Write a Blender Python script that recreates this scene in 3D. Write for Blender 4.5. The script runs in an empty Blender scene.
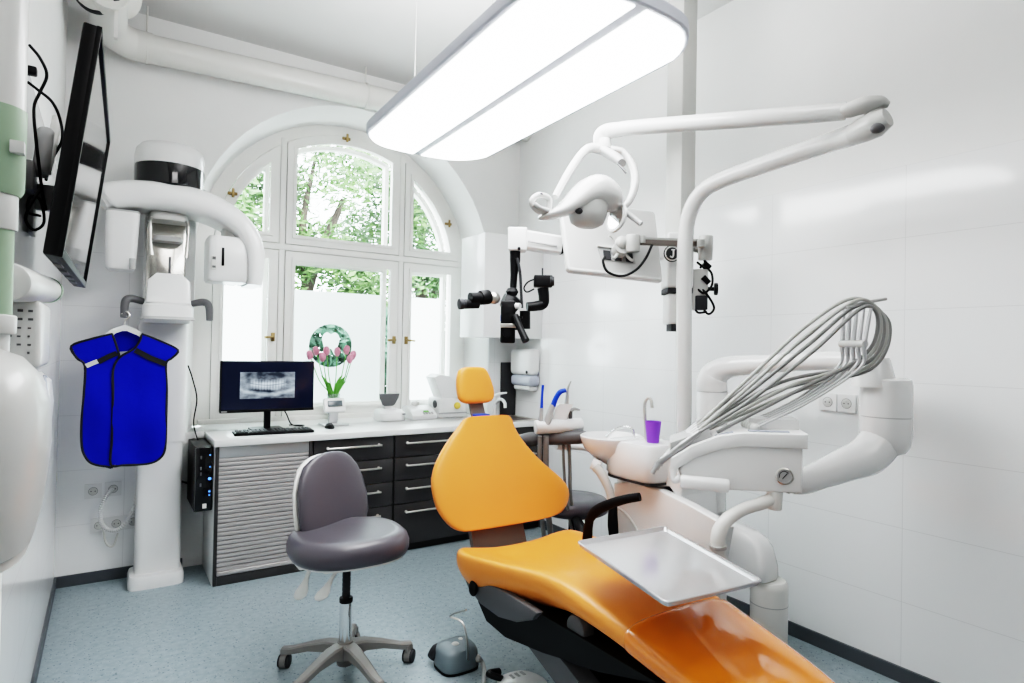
import bpy, bmesh, math, random
from mathutils import Vector, Matrix
from mathutils.geometry import tessellate_polygon
V = Vector
C = bpy.context.scene.collection
PI = math.pi
random.seed(7)
ROOTM = {}

# ---------------------------------------------------------------- materials
def new_mat(name):
    m = bpy.data.materials.new(name); m.use_nodes = True
    return m, m.node_tree.nodes, m.node_tree.links, m.node_tree.nodes['Principled BSDF']

def mat(name, col, rough=.4, metal=0, coat=0, spec=.5, bump=0, bscale=60, trans=0, vary=0, vscale=8, alpha=1):
    m, n, l, p = new_mat(name)
    p.inputs['Base Color'].default_value = (*col, 1)
    p.inputs['Roughness'].default_value = rough
    p.inputs['Metallic'].default_value = metal
    p.inputs['Coat Weight'].default_value = coat
    p.inputs['Coat Roughness'].default_value = .08
    p.inputs['Specular IOR Level'].default_value = spec
    p.inputs['Transmission Weight'].default_value = trans
    p.inputs['Alpha'].default_value = alpha
    tc = n.new('ShaderNodeTexCoord')
    nz = n.new('ShaderNodeTexNoise'); nz.inputs['Scale'].default_value = vscale; nz.inputs['Detail'].default_value = 3
    l.new(tc.outputs['Object'], nz.inputs['Vector'])
    mx = n.new('ShaderNodeMixRGB'); mx.blend_type = 'MULTIPLY'; mx.inputs['Fac'].default_value = vary or .04
    mx.inputs['Color1'].default_value = (*col, 1)
    l.new(nz.outputs['Fac'], mx.inputs['Color2']); l.new(mx.outputs['Color'], p.inputs['Base Color'])
    if bump:
        nb = n.new('ShaderNodeTexNoise'); nb.inputs['Scale'].default_value = bscale; nb.inputs['Detail'].default_value = 4
        b = n.new('ShaderNodeBump'); b.inputs['Strength'].default_value = bump; b.inputs['Distance'].default_value = .01
        l.new(tc.outputs['Object'], nb.inputs['Vector']); l.new(nb.outputs['Fac'], b.inputs['Height']); l.new(b.outputs['Normal'], p.inputs['Normal'])
    return m

def emit(name, col, s):
    m, n, l, p = new_mat(name)
    p.inputs['Base Color'].default_value = (*col, 1)
    p.inputs['Emission Color'].default_value = (*col, 1)
    p.inputs['Emission Strength'].default_value = s
    return m

def tile_mat(name, axis, offset, zoff=2.126):
    """glossy white 60 x 30 cm wall tiles with fine grey joints"""
    m, n, l, p = new_mat(name)
    tc = n.new('ShaderNodeTexCoord'); sp = n.new('ShaderNodeSeparateXYZ')
    l.new(tc.outputs['Object'], sp.inputs[0])
    def line(sock, off, size, half):
        a = n.new('ShaderNodeMath'); a.operation = 'SUBTRACT'; a.inputs[1].default_value = off; l.new(sock, a.inputs[0])
        b = n.new('ShaderNodeMath'); b.operation = 'DIVIDE'; b.inputs[1].default_value = size; l.new(a.outputs[0], b.inputs[0])
        c = n.new('ShaderNodeMath'); c.operation = 'ADD'; c.inputs[1].default_value = 100.5; l.new(b.outputs[0], c.inputs[0])
        d = n.new('ShaderNodeMath'); d.operation = 'FRACT'; l.new(c.outputs[0], d.inputs[0])
        e = n.new('ShaderNodeMath'); e.operation = 'SUBTRACT'; e.inputs[1].default_value = .5; l.new(d.outputs[0], e.inputs[0])
        f = n.new('ShaderNodeMath'); f.operation = 'ABSOLUTE'; l.new(e.outputs[0], f.inputs[0])
        g = n.new('ShaderNodeMath'); g.operation = 'LESS_THAN'; g.inputs[1].default_value = half / size; l.new(f.outputs[0], g.inputs[0])
        return g.outputs[0]
    h = line(sp.outputs['XYZ'.index(axis)], offset, .612, .0013)
    v = line(sp.outputs[2], zoff, .3, .0013)
    mxm = n.new('ShaderNodeMath'); mxm.operation = 'MAXIMUM'; l.new(h, mxm.inputs[0]); l.new(v, mxm.inputs[1])
    mix = n.new('ShaderNodeMixRGB'); mix.inputs['Color1'].default_value = (.88, .885, .885, 1); mix.inputs['Color2'].default_value = (.74, .74, .74, 1)
    l.new(mxm.outputs[0], mix.inputs['Fac']); l.new(mix.outputs['Color'], p.inputs['Base Color'])
    nb = n.new('ShaderNodeTexNoise'); nb.inputs['Scale'].default_value = 2.2
    bp = n.new('ShaderNodeBump'); bp.inputs['Strength'].default_value = .05; bp.inputs['Distance'].default_value = .02
    l.new(tc.outputs['Object'], nb.inputs['Vector']); l.new(nb.outputs['Fac'], bp.inputs['Height']); l.new(bp.outputs['Normal'], p.inputs['Normal'])
    p.inputs['Roughness'].default_value = .11
    p.inputs['Specular IOR Level'].default_value = .5
    return m

def floor_mat():
    m, n, l, p = new_mat('speckled_vinyl')
    tc = n.new('ShaderNodeTexCoord')
    base = n.new('ShaderNodeTexNoise'); base.inputs['Scale'].default_value = 35; base.inputs['Detail'].default_value = 4
    r0 = n.new('ShaderNodeValToRGB')
    r0.color_ramp.elements[0].color = (.255, .312, .338, 1); r0.color_ramp.elements[0].position = .3
    r0.color_ramp.elements[1].color = (.33, .39, .415, 1); r0.color_ramp.elements[1].position = .7
    l.new(tc.outputs['Object'], base.inputs['Vector']); l.new(base.outputs['Fac'], r0.inputs['Fac'])
    last = r0.outputs['Color']
    for sc, thr, col in ((48, .20, (.10, .14, .16, 1)), (80, .17, (.44, .51, .53, 1)), (66, .17, (.08, .115, .135, 1))):
        vo = n.new('ShaderNodeTexVoronoi'); vo.inputs['Scale'].default_value = sc
        l.new(tc.outputs['Object'], vo.inputs['Vector'])
        gt = n.new('ShaderNodeMath'); gt.operation = 'LESS_THAN'; gt.inputs[1].default_value = thr; l.new(vo.outputs['Distance'], gt.inputs[0])
        # keep only a random share of the cells
        sep = n.new('ShaderNodeSeparateColor'); l.new(vo.outputs['Color'], sep.inputs[0])
        keep = n.new('ShaderNodeMath'); keep.operation = 'GREATER_THAN'; keep.inputs[1].default_value = .45; l.new(sep.outputs[0], keep.inputs[0])
        mu = n.new('ShaderNodeMath'); mu.operation = 'MULTIPLY'; l.new(gt.outputs[0], mu.inputs[0]); l.new(keep.outputs[0], mu.inputs[1])
        mu2 = n.new('ShaderNodeMath'); mu2.operation = 'MULTIPLY'; mu2.inputs[1].default_value = .75; l.new(mu.outputs[0], mu2.inputs[0])
        mx = n.new('ShaderNodeMixRGB'); mx.inputs['Color2'].default_value = col
        l.new(mu2.outputs[0], mx.inputs['Fac']); l.new(last, mx.inputs['Color1']); last = mx.outputs['Color']
    l.new(last, p.inputs['Base Color'])
    p.inputs['Roughness'].default_value = .42
    return m

def xray_mat():
    """a panoramic dental radiograph, built from bands and noise in the screen's own coordinates"""
    m, n, l, p = new_mat('radiograph')
    tc = n.new('ShaderNodeTexCoord'); sp = n.new('ShaderNodeSeparateXYZ'); l.new(tc.outputs['Generated'], sp.inputs[0])
    def math_(op, a, b=None):
        q = n.new('ShaderNodeMath'); q.operation = op
        for i, s in enumerate((a, b)):
            if s is None: continue
            if isinstance(s, (int, float)): q.inputs[i].default_value = s
            else: l.new(s, q.inputs[i])
        return q.outputs[0]
    x = math_('SUBTRACT', sp.outputs[0], .5); z = math_('SUBTRACT', sp.outputs[2], .5)
    # jaw curve: teeth follow a smile
    zc = math_('SUBTRACT', z, math_('MULTIPLY', math_('MULTIPLY', x, x), .75))
    teeth = math_('SUBTRACT', 1.0, math_('MULTIPLY', math_('ABSOLUTE', math_('SUBTRACT', zc, .0)), 4.2))
    teeth = math_('MAXIMUM', teeth, 0)
    side = math_('MAXIMUM', math_('SUBTRACT', 1.0, math_('POWER', math_('MULTIPLY', math_('ABSOLUTE', x), 2.9), 4)), 0)
    cols = math_('ADD', .75, math_('MULTIPLY', math_('SINE', math_('MULTIPLY', x, 120)), .25))
    gap = math_('MINIMUM', math_('MULTIPLY', math_('ABSOLUTE', zc), 30), 1)
    t = math_('MULTIPLY', math_('MULTIPLY', math_('MULTIPLY', teeth, side), cols), gap)
    jaw = math_('MAXIMUM', math_('SUBTRACT', 1.0, math_('MULTIPLY', math_('ABSOLUTE', math_('ADD', zc, .34)), 9)), 0)
    nz = n.new('ShaderNodeTexNoise'); nz.inputs['Scale'].default_value = 5; nz.inputs['Detail'].default_value = 5
    l.new(tc.outputs['Generated'], nz.inputs['Vector'])
    tot = math_('ADD', math_('MULTIPLY', t, .85), math_('ADD', math_('MULTIPLY', jaw, .35), math_('MULTIPLY', math_('SUBTRACT', nz.outputs['Fac'], .33), 1.1)))
    edge = math_('MULTIPLY', math_('MULTIPLY', math_('ABSOLUTE', x), math_('ABSOLUTE', x)), .9)
    tot = math_('ADD', tot, edge)
    r = n.new('ShaderNodeValToRGB'); r.color_ramp.elements[0].color = (.003, .012, .03, 1); r.color_ramp.elements[0].position = .12; r.color_ramp.elements[1].color = (.75, .88, 1, 1)
    l.new(tot, r.inputs['Fac'])
    l.new(r.outputs['Color'], p.inputs['Emission Color']); p.inputs['Emission Strength'].default_value = .7
    p.inputs['Base Color'].default_value = (.02, .02, .02, 1); p.inputs['Roughness'].default_value = .3
    return m

M = {}
M['plaster'] = mat('white_plaster', (.86, .86, .85), .7, bump=.05, bscale=30, spec=.2)
M['rear_low_bounce'] = mat('low_bounce_grey', (.30, .30, .30), .8, spec=.1)  # grey given to the unseen wall behind the camera to cut bounced light
M['ceiling'] = mat('ceiling_paint', (.74, .74, .73), .8, spec=.1)
M['tile_y'] = tile_mat('wall_tiles_along', 'Y', 1.235)
M['tile_x'] = tile_mat('wall_tiles_across', 'X', .10)
M['floor'] = floor_mat()
M['skirt'] = mat('grey_skirting', (.10, .11, .12), .5)
M['white'] = mat('white_plastic', (.77, .77, .765), .28, coat=.3)
M['offwhite'] = mat('warm_white_plastic', (.72, .71, .68), .3, coat=.3)
M['enamel'] = mat('white_enamel', (.78, .78, .775), .2, coat=.5)
M['lampwhite'] = mat('soft_white_enamel', (.60, .60, .59), .22, coat=.4)
M['wood_white'] = mat('white_painted_wood', (.84, .83, .80), .35, bump=.02)
M['greywhite'] = mat('pale_grey_plastic', (.60, .60, .58), .35)
M['pgrey'] = mat('lamp_grey_white', (.46, .46, .445), .32)
M['lgrey'] = mat('light_grey_plastic', (.42, .42, .42), .4)
M['lgrey2'] = mat('satin_grey_column', (.52, .52, .50), .35)
M['stoolgrey'] = mat('warm_grey_casting', (.23, .22, .21), .4)
M['mgrey'] = mat('mid_grey_plastic', (.13, .13, .135), .5, spec=.3)
M['dgrey'] = mat('dark_grey_plastic', (.045, .046, .05), .5, spec=.3)
M['black'] = mat('black_plastic', (.008, .008, .009), .42, spec=.25)
M['gloss_black'] = mat('gloss_black', (.006, .006, .008), .06, coat=.5)
M['rubber'] = mat('black_rubber', (.009, .009, .010), .6, spec=.12)
M['cab'] = mat('anthracite_cabinet_front', (.055, .053, .054), .32, vary=.1, vscale=30)
M['cabgap'] = mat('cabinet_carcass', (.02, .02, .02), .6)
M['steel'] = mat('brushed_steel', (.62, .60, .57), .28, metal=1)
M['chrome'] = mat('chrome', (.8, .8, .8), .08, metal=1)
M['instr'] = mat('brushed_instrument_metal', (.36, .36, .36), .3, metal=.7)
M['brass'] = mat('aged_brass', (.30, .22, .11), .35, metal=.9)
M['alu'] = mat('satin_aluminium', (.55, .55, .56), .38, metal=.7)
M['roller'] = mat('silver_roller_shutter', (.50, .48, .48), .4, metal=.45)
M['leather_grey'] = mat('grey_upholstery', (.095, .088, .102), .33, bump=.06, bscale=220)
M['orange'] = mat('orange_upholstery', (.89, .315, .07), .36, bump=.05, bscale=260, vary=.08, vscale=5)
M['orange_clear'] = mat('glossy_clear_foot_cover', (.84, .235, .02), .05, coat=1, bump=.06, bscale=9)
M['stem'] = mat('taupe_metal_plate', (.19, .165, .15), .4, metal=.3)
M['blue'] = mat('blue_apron_fabric', (.003, .013, .42), .75, spec=.15, bump=.35, bscale=14, vary=.2, vscale=10)
M['blue_plastic'] = mat('blue_plastic', (.01, .07, .60), .35)
M['piping'] = mat('black_piping', (.008, .008, .010), .6)
M['nearwhite'] = mat('greyed_white_plastic', (.60, .60, .585), .35, coat=.2)
M['green'] = mat('sage_green_plastic', (.30, .40, .29), .45)
M['hose'] = mat('grey_silicone_hose', (.24, .24, .235), .35)
M['hose2'] = mat('pale_silicone_hose', (.42, .42, .40), .35)
M['purple'] = mat('purple_cup_plastic', (.34, .11, .80), .3, trans=.25)
M['bezel'] = mat('metal_tray', (.56, .56, .57), .14, metal=.5)
M['mirror'] = mat('mirror', (.85, .85, .85), .04, metal=1)
M['panel_mirror'] = mat('tinted_mirror', (.62, .60, .56), .16, metal=.75)
M['water'] = mat('vase_water_glass', (.85, .95, .9), .03, trans=.9)
M['tulip'] = mat('pink_tulip', (.72, .30, .40), .5, vary=.35, vscale=40)
M['tulip_green'] = mat('tulip_green', (.13, .36, .06), .5)
M['yellow'] = mat('yellow_knob', (.75, .55, .12), .4)
M['leaf1'] = mat('leaf_green', (.055, .12, .03), .6, vary=.5, vscale=1.5)
M['leaf2'] = mat('leaf_pale_green', (.085, .155, .045), .6, vary=.4, vscale=1.5)
M['leaf3'] = mat('leaf_dark_green', (.035, .085, .05), .6, vary=.4, vscale=2)
M['bark'] = mat('bark', (.055, .042, .033), .8, bump=.4, bscale=20)
M['lawn'] = mat('pale_courtyard', (.60, .62, .58), .8)
M['panel_grey'] = mat('dark_splash_panel', (.055, .055, .06), .5)
M['screen'] = emit('dim_screen', (.008, .012, .028), .3); M['screen'].node_tree.nodes['Principled BSDF'].inputs['Roughness'].default_value = .12
M['xray'] = xray_mat()
M['lcd'] = mat('grey_lcd', (.10, .12, .13), .2)
M['diffuser'] = emit('lit_diffuser', (.97, .99, 1.0), 9.5)
M['led_blue'] = emit('blue_led', (.1, .3, 1), 1.2)
M['lamp_grey'] = mat('lamp_fixture_grey', (.52, .54, .60), .4)
M['smoke'] = mat('translucent_grey_window', (.45, .48, .56), .2)

def glass_mat():
    m, n, l, p = new_mat('window_glass')
    out = n['Material Output']; n.remove(p)
    t = n.new('ShaderNodeBsdfTransparent'); t.inputs[0].default_value = (.95, .985, .975, 1)
    g = n.new('ShaderNodeBsdfGlossy'); g.inputs['Roughness'].default_value = .02
    f = n.new('ShaderNodeFresnel'); f.inputs[0].default_value = 1.35
    mx = n.new('ShaderNodeMixShader')
    l.new(f.outputs[0], mx.inputs[0]); l.new(t.outputs[0], mx.inputs[1]); l.new(g.outputs[0], mx.inputs[2]); l.new(mx.outputs[0], out.inputs[0])
    return m
def frost_mat():
    m, n, l, p = new_mat('frosted_film')
    out = n['Material Output']; n.remove(p)
    t = n.new('ShaderNodeBsdfTranslucent'); t.inputs[0].default_value = (.95, 1, 1, 1)
    d = n.new('ShaderNodeBsdfDiffuse'); d.inputs[0].default_value = (.9, .95, .95, 1)
    mx = n.new('ShaderNodeMixShader'); mx.inputs[0].default_value = .12
    l.new(t.outputs[0], mx.inputs[1]); l.new(d.outputs[0], mx.inputs[2]); l.new(mx.outputs[0], out.inputs[0])
    return m
M['glass'] = glass_mat(); M['frost'] = frost_mat()

# ---------------------------------------------------------------- mesh building
def basis(d):
    d = V(d).normalized()
    a = V((0, 0, 1)) if abs(d.z) < .9 else V((1, 0, 0))
    u = a.cross(d).normalized(); return u, d.cross(u).normalized()

def catmull(pts, k=6):
    pts = [V(p) for p in pts]
    if len(pts) < 3: return pts
    P = [pts[0] * 2 - pts[1]] + pts + [pts[-1] * 2 - pts[-2]]
    out = []
    for i in range(1, len(P) - 2):
        for j in range(k):
            t = j / k; a, b, c, d = P[i-1], P[i], P[i+1], P[i+2]
            out.append(.5 * ((2*b) + (c-a)*t + (2*a-5*b+4*c-d)*t*t + (3*b-a-3*c+d)*t*t*t))
    out.append(pts[-1]); return out

class B:
    def __init__(s): s.bm = bmesh.new()
    def loft(s, rings, cap=True, closed=False):
        R = [[s.bm.verts.new(V(p)) for p in r] for r in rings]
        n = len(R[0]); m = len(R)
        for i in range(m if closed else m - 1):
            a, b = R[i], R[(i+1) % m]
            for j in range(n):
                s.bm.faces.new((a[j], a[(j+1) % n], b[(j+1) % n], b[j]))
        if cap and not closed:
            s.bm.faces.new(R[0][::-1]); s.bm.faces.new(R[-1])
        return s
    def tube(s, pts, r, n=12, smooth=True, closed=False, k=6, flat=1.0, cap=True):
        m0 = len(pts)
        if closed: pts = list(pts) + [pts[0]]
        P = catmull(pts, k) if smooth else [V(p) for p in pts]
        if closed: P = P[:-1]
        if isinstance(r, (list, tuple)):
            rr = []
            for i in range(len(P)):
                t = i / (len(P) - 1) * (len(r) - 1); a = min(int(t), len(r) - 2)
                rr.append(r[a] + (r[a+1] - r[a]) * (t - a))
        else: rr = [r] * len(P)
        rings = []; u = None
        for i, p in enumerate(P):
            if closed: d = (P[(i+1) % len(P)] - P[i-1]).normalized()
            else: d = (P[min(i+1, len(P)-1)] - P[max(i-1, 0)]).normalized()
            if u is None: u, v = basis(d)
            else:
                u = (u - d * u.dot(d)).normalized()
            v = d.cross(u).normalized()
            rings.append([p + (u * math.cos(2*PI*j/n) + v * math.sin(2*PI*j/n) * flat) * rr[i] for j in range(n)])
        return s.loft(rings, cap and not closed, closed)
    def cyl(s, p0, p1, r0, r1=None, n=28, bev=0):
        r1 = r0 if r1 is None else r1
        p0, p1 = V(p0), V(p1); d = (p1 - p0).normalized(); u, v = basis(d)
        c = lambda p, r: [p + (u*math.cos(2*PI*j/n) + v*math.sin(2*PI*j/n)) * r for j in range(n)]
        R = []
        if bev: R += [c(p0, r0-bev), c(p0 + d*bev*.3, r0-bev*.3), c(p0 + d*bev, r0)]
        else: R += [c(p0, r0)]
        if bev: R += [c(p1 - d*bev, r1), c(p1 - d*bev*.3, r1-bev*.3), c(p1, r1-bev)]
        else: R += [c(p1, r1)]
        return s.loft(R)
    def lathe(s, prof, c=(0, 0, 0), axis=(0, 0, 1), n=32, cap=True):
        u, v = basis(axis); d = V(axis).normalized(); c = V(c)
        return s.loft([[c + d*z + (u*math.cos(2*PI*j/n) + v*math.sin(2*PI*j/n)) * max(r, 1e-4) for j in range(n)] for r, z in prof], cap)
    def box(s, lo, hi, bev=0, seg=2, rot=None):
        lo, hi = V(lo), V(hi); c = (lo + hi) / 2; h = (hi - lo) / 2
        t = bmesh.new(); bmesh.ops.create_cube(t, size=1)
        for v in t.verts: v.co = V((v.co.x * h.x * 2, v.co.y * h.y * 2, v.co.z * h.z * 2))
        if bev: bmesh.ops.bevel(t, geom=t.edges[:], offset=min(bev, min(h) * .98), segments=seg, profile=.5, affect='EDGES')
        for v in t.verts: v.co = c + ((rot @ v.co) if rot else v.co)
        return s.add(t)
    def add(s, t):
        me = bpy.data.meshes.new('tmp'); t.to_mesh(me); t.free(); s.bm.from_mesh(me); bpy.data.meshes.remove(me); return s
    def prism(s, poly, o, u, v, depth, bev=0, seg=2):
        """polygon (a,b) in the frame o,u,v pushed by depth along u x v, edges rounded"""
        o, u, v = V(o), V(u).normalized(), V(v).normalized(); w = u.cross(v)
        t = bmesh.new(); f = t.faces.new([t.verts.new(o + u*a + v*b) for a, b in poly])
        r = bmesh.ops.extrude_face_region(t, geom=[f])
        for q in r['geom']:
            if isinstance(q, bmesh.types.BMVert): q.co += w * depth
        bmesh.ops.recalc_face_normals(t, faces=t.faces[:])
        if bev:
            E = [e for e in t.edges if abs((e.verts[1].co - e.verts[0].co).normalized().dot(w)) < .5]
            bmesh.ops.bevel(t, geom=E, offset=bev, segments=seg, profile=.5, affect='EDGES', clamp_overlap=True)
        return s.add(t)
    def ball(s, c, r, sc=(1, 1, 1), n=24, rot=None):
        t = bmesh.new(); bmesh.ops.create_uvsphere(t, u_segments=n, v_segments=n//2, radius=r)
        for v in t.verts:
            q = V((v.co.x*sc[0], v.co.y*sc[1], v.co.z*sc[2])); v.co = V(c) + ((rot @ q) if rot else q)
        return s.add(t)
    def pad(s, secs, o, u, v, n, e=3.2, N=32):
        """cushion: sections (along v, half width, normal offset of the middle of the face, thickness, edge raise, lateral shift)"""
        o, u, v, n = V(o), V(u).normalized(), V(v).normalized(), V(n).normalized(); R = []
        for q in secs:
            b, hw, off, th, ra = q[:5]; sh = q[5] if len(q) > 5 else 0
            ring = []
            for j in range(N):
                a = 2*PI*j/N; ca, sa = math.cos(a), math.sin(a)
                x = hw * math.copysign(abs(ca)**(2/e), ca); z = th/2 * math.copysign(abs(sa)**(2/e), sa)
                rz = ra * abs(x/hw)**2.6 if hw > 1e-6 else 0
                ring.append(o + u*(x+sh) + v*b + n*(off - th/2 + z + rz))
            R.append(ring)
        return s.loft(R)

def shade(me, ang=38):
    bm = bmesh.new(); bm.from_mesh(me)
    bmesh.ops.recalc_face_normals(bm, faces=bm.faces[:])
    for f in bm.faces: f.smooth = True
    lim = math.radians(ang)
    for e in bm.edges:
        if len(e.link_faces) == 2: e.smooth = e.calc_face_angle(0) < lim
    bm.to_mesh(me); bm.free()

def tag(o, label=None, cat=None, group=None, kind=None):
    if label: o['label'] = label
    if cat: o['category'] = cat
    if group: o['group'] = group
    if kind: o['kind'] = kind
    return o

def thing(name, label, cat, loc=(0, 0, 0), rotz=0, group=None):
    o = bpy.data.objects.new(name, None); C.objects.link(o); o.empty_display_size = .1
    o.location = loc; o.rotation_euler = (0, 0, rotz)
    ROOTM[o.name] = Matrix.Translation(V(loc)) @ Matrix.Rotation(rotz, 4, 'Z')
    return tag(o, label, cat, group)

def mk(name, b, m, parent=None, sub=0, ang=38, local=False, label=None, weld=False):
    """link the shapes in b as ONE mesh object; b is in world coordinates unless local"""
    bm = b.bm
    if weld: bmesh.ops.remove_doubles(bm, verts=bm.verts[:], dist=1e-5)
    if parent is not None and not local:
        bm.transform(ROOTM[parent.name].inverted())
    me = bpy.data.meshes.new(name); bm.to_mesh(me); bm.free(); shade(me, ang)
    o = bpy.data.objects.new(name, me); C.objects.link(o); me.materials.append(M[m] if isinstance(m, str) else m)
    if parent is not None:
        o.parent = parent; ROOTM[o.name] = ROOTM[parent.name]
    else: ROOTM[o.name] = Matrix()
    if sub:
        md = o.modifiers.new('Subdivision', 'SUBSURF'); md.levels = sub; md.render_levels = sub
    if label: o['label'] = label
    return o

def solo(name, b, m, label, cat, group=None, base=None, **k):
    """a thing that is one mesh; its origin goes to base"""
    o = mk(name, b, m, None, **k); tag(o, label, cat, group)
    if base is None:
        xs = [v.co for v in o.data.vertices]
        base = V(((min(c.x for c in xs)+max(c.x for c in xs))/2, (min(c.y for c in xs)+max(c.y for c in xs))/2, min(c.z for c in xs)))
    base = V(base); o.data.transform(Matrix.Translation(-base)); o.location = base
    ROOTM[o.name] = Matrix.Translation(base)
    return o

def struct(name, b, m, parent=None, **k):
    o = mk(name, b, m, parent, **k)
    if parent is None: o['kind'] = 'structure'
    return o

def dup(root, loc, rotz=None, label=None, group=None):
    r = root.copy(); C.objects.link(r); r.location = loc
    if rotz is not None: r.rotation_euler = (0, 0, rotz)
    if label: r['label'] = label
    if group: r['group'] = group
    for ch in list(root.children):
        c = ch.copy(); C.objects.link(c); c.parent = r
        for g in list(ch.children):
            d = g.copy(); C.objects.link(d); d.parent = c
    return r

def arc(cx, cz, r, a0, a1, n):
    return [(cx + r*math.cos(math.radians(a0 + (a1-a0)*i/n)), cz + r*math.sin(math.radians(a0 + (a1-a0)*i/n))) for i in range(n+1)]

def lerp(a, b, t): return V(a) + (V(b) - V(a)) * t
# ================================================================= camera
cam = bpy.data.cameras.new('camera'); co = bpy.data.objects.new('camera', cam); C.objects.link(co)
cam.sensor_width = 36; cam.lens = 616/1024*36; cam.clip_start = .02
RX = ((0.83537, 0.021827, 0.549249), (-0.549367, -0.000678, 0.835581), (0.018611, -0.999762, 0.011424))
mw = Matrix.Identity(4)
for i in range(3):
    mw[i][0] = RX[i][0]; mw[i][1] = -RX[i][1]; mw[i][2] = -RX[i][2]
mw[2][3] = 1.336
co.matrix_world = mw
bpy.context.scene.camera = co

# ================================================================= room shell
XL, XR, YB, YF, ZC = -.21, 2.75, 4.13, -1.7, 3.22
struct('floor', B().box((XL-.1, YF-.1, -.1), (XR+.1, YB+.1, 0)), 'floor')
struct('ceiling', B().box((XL-.1, YF-.1, ZC), (XR+.1, YB+.1, ZC+.1)), 'ceiling')
w = struct('wall_left', B().box((XL-.12, YF-.1, 0), (XL-.008, YB+.1, ZC)), 'plaster')
struct('tile_cladding', B().box((XL-.012, YF, 0), (XL, YB, 2.126)), 'tile_y', w)
w = struct('wall_right', B().box((XR+.008, YF-.1, 0), (XR+.12, YB+.1, ZC)), 'plaster')
struct('tile_cladding', B().box((XR, YF, 0), (XR+.012, YB, 2.126)), 'tile_y', w)
struct('wall_front', B().box((XL-.1, YF-.1, 0), (XR+.1, YF, ZC)), 'rear_low_bounce')
# back wall with its arched window niche
AX, AZ, ARX, ARZ = 1.44, 1.90, 1.05, 1.07
IX, IZ, IR = 1.482, 1.965, .962
YW = 4.47
NA = 28
outer = [(AX-ARX, .8)] + [(AX - ARX*math.cos(PI*i/NA), AZ + ARZ*math.sin(PI*i/NA)) for i in range(NA+1)] + [(AX+ARX, .8)]
inner = [(IX-IR, .8)] + [(IX - IR*math.cos(PI*i/NA), IZ + IR*math.sin(PI*i/NA)) for i in range(NA+1)] + [(IX+IR, .8)]
b = B(); bm = b.bm
half = len(outer)//2
def face(pts): return bm.faces.new([bm.verts.new(V(p)) for p in pts])
face([(x, YB, z) for x, z in [(XL-.1, 0), (AX, 0), (AX, .8)] + outer[:half+1] + [(AX, ZC), (XL-.1, ZC)]])
face([(x, YB, z) for x, z in [(AX, ZC)] + outer[half:] + [(AX, .8), (AX, 0), (XR+.1, 0), (XR+.1, ZC)]])
for i in range(len(outer)-1):
    a, c2 = outer[i], outer[i+1]; d, e = inner[i], inner[i+1]
    # rounded splay in three steps
    prev = None
    for t0, t1 in ((0, .12), (.12, .4), (.4, 1)):
        f = lambda p, q, t: V((p[0] + (q[0]-p[0])*t, YB + (YW+.25-YB)*(t if t > .12 else t*.35), p[1] + (q[1]-p[1])*t))
        face([f(a, d, t0), f(c2, e, t0), f(c2, e, t1), f(a, d, t1)])
face([(AX-ARX, YB, .766), (AX+ARX, YB, .766), (IX+IR+.02, YW+.25, .766), (IX-IR-.02, YW+.25, .766)])
face([(AX-ARX, YB, .766), (IX-IR-.02, YW+.25, .766), (IX-IR, YW+.25, .8), (AX-ARX, YB, .8)])
face([(AX+ARX, YB, .766), (IX+IR+.02, YW+.25, .766), (IX+IR, YW+.25, .8), (AX+ARX, YB, .8)])
bmesh.ops.remove_doubles(bm, verts=bm.verts[:], dist=1e-4)
w = struct('wall_back', b, 'plaster', ang=50)
struct('tile_cladding', B().box((XL, YB-.008, 0), (AX-ARX-.002, YB+.004, 2.126)), 'tile_x', w)
struct('tile_cladding', B().box((AX+ARX+.002, YB-.008, 0), (XR, YB+.004, 2.126)), 'tile_x', w)
struct('baseboard_left', B().box((XL, YF, 0), (XL+.01, YB, .06)), 'skirt')
struct('baseboard_right', B().box((XR-.012, YF, 0), (XR, YB, .062)), 'skirt')
struct('baseboard_back', B().box((XL+.01, YB-.02, 0), (.40, YB-.008, .06)), 'skirt')

# narrow painted battens near the door on the left wall
struct('trim_1', B().box((XL, 1.66, .0), (XL+.03, 1.74, 1.08), .006), 'wood_white')
struct('trim_2', B().box((XL, 1.77, 0), (XL+.02, 1.83, 1.08), .005), 'wood_white')

# ================================================================= arched window
def offset(poly, w):
    n = len(poly); out = []
    for i in range(n):
        p0, p1, p2 = V(poly[i-1]), V(poly[i]), V(poly[(i+1) % n])
        d0, d1 = (p1-p0).normalized(), (p2-p1).normalized()
        n0, n1 = V((-d0.y, d0.x)), V((-d1.y, d1.x))
        m = (n0+n1); m = m / max(m.length_squared, .3) * 2
        q = p1 + m * w; out.append((q.x, q.y))
    return out
def ring(b, po, pi, y0, y1):
    return b.loft([[(x, y, z) for x, z in p] for p, y in ((po, y0), (pi, y0), (pi, y1), (po, y1))], cap=False, closed=True)
def arch_z(x, r): return IZ + math.sqrt(max(r*r - (x-IX)**2, 0))

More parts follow.
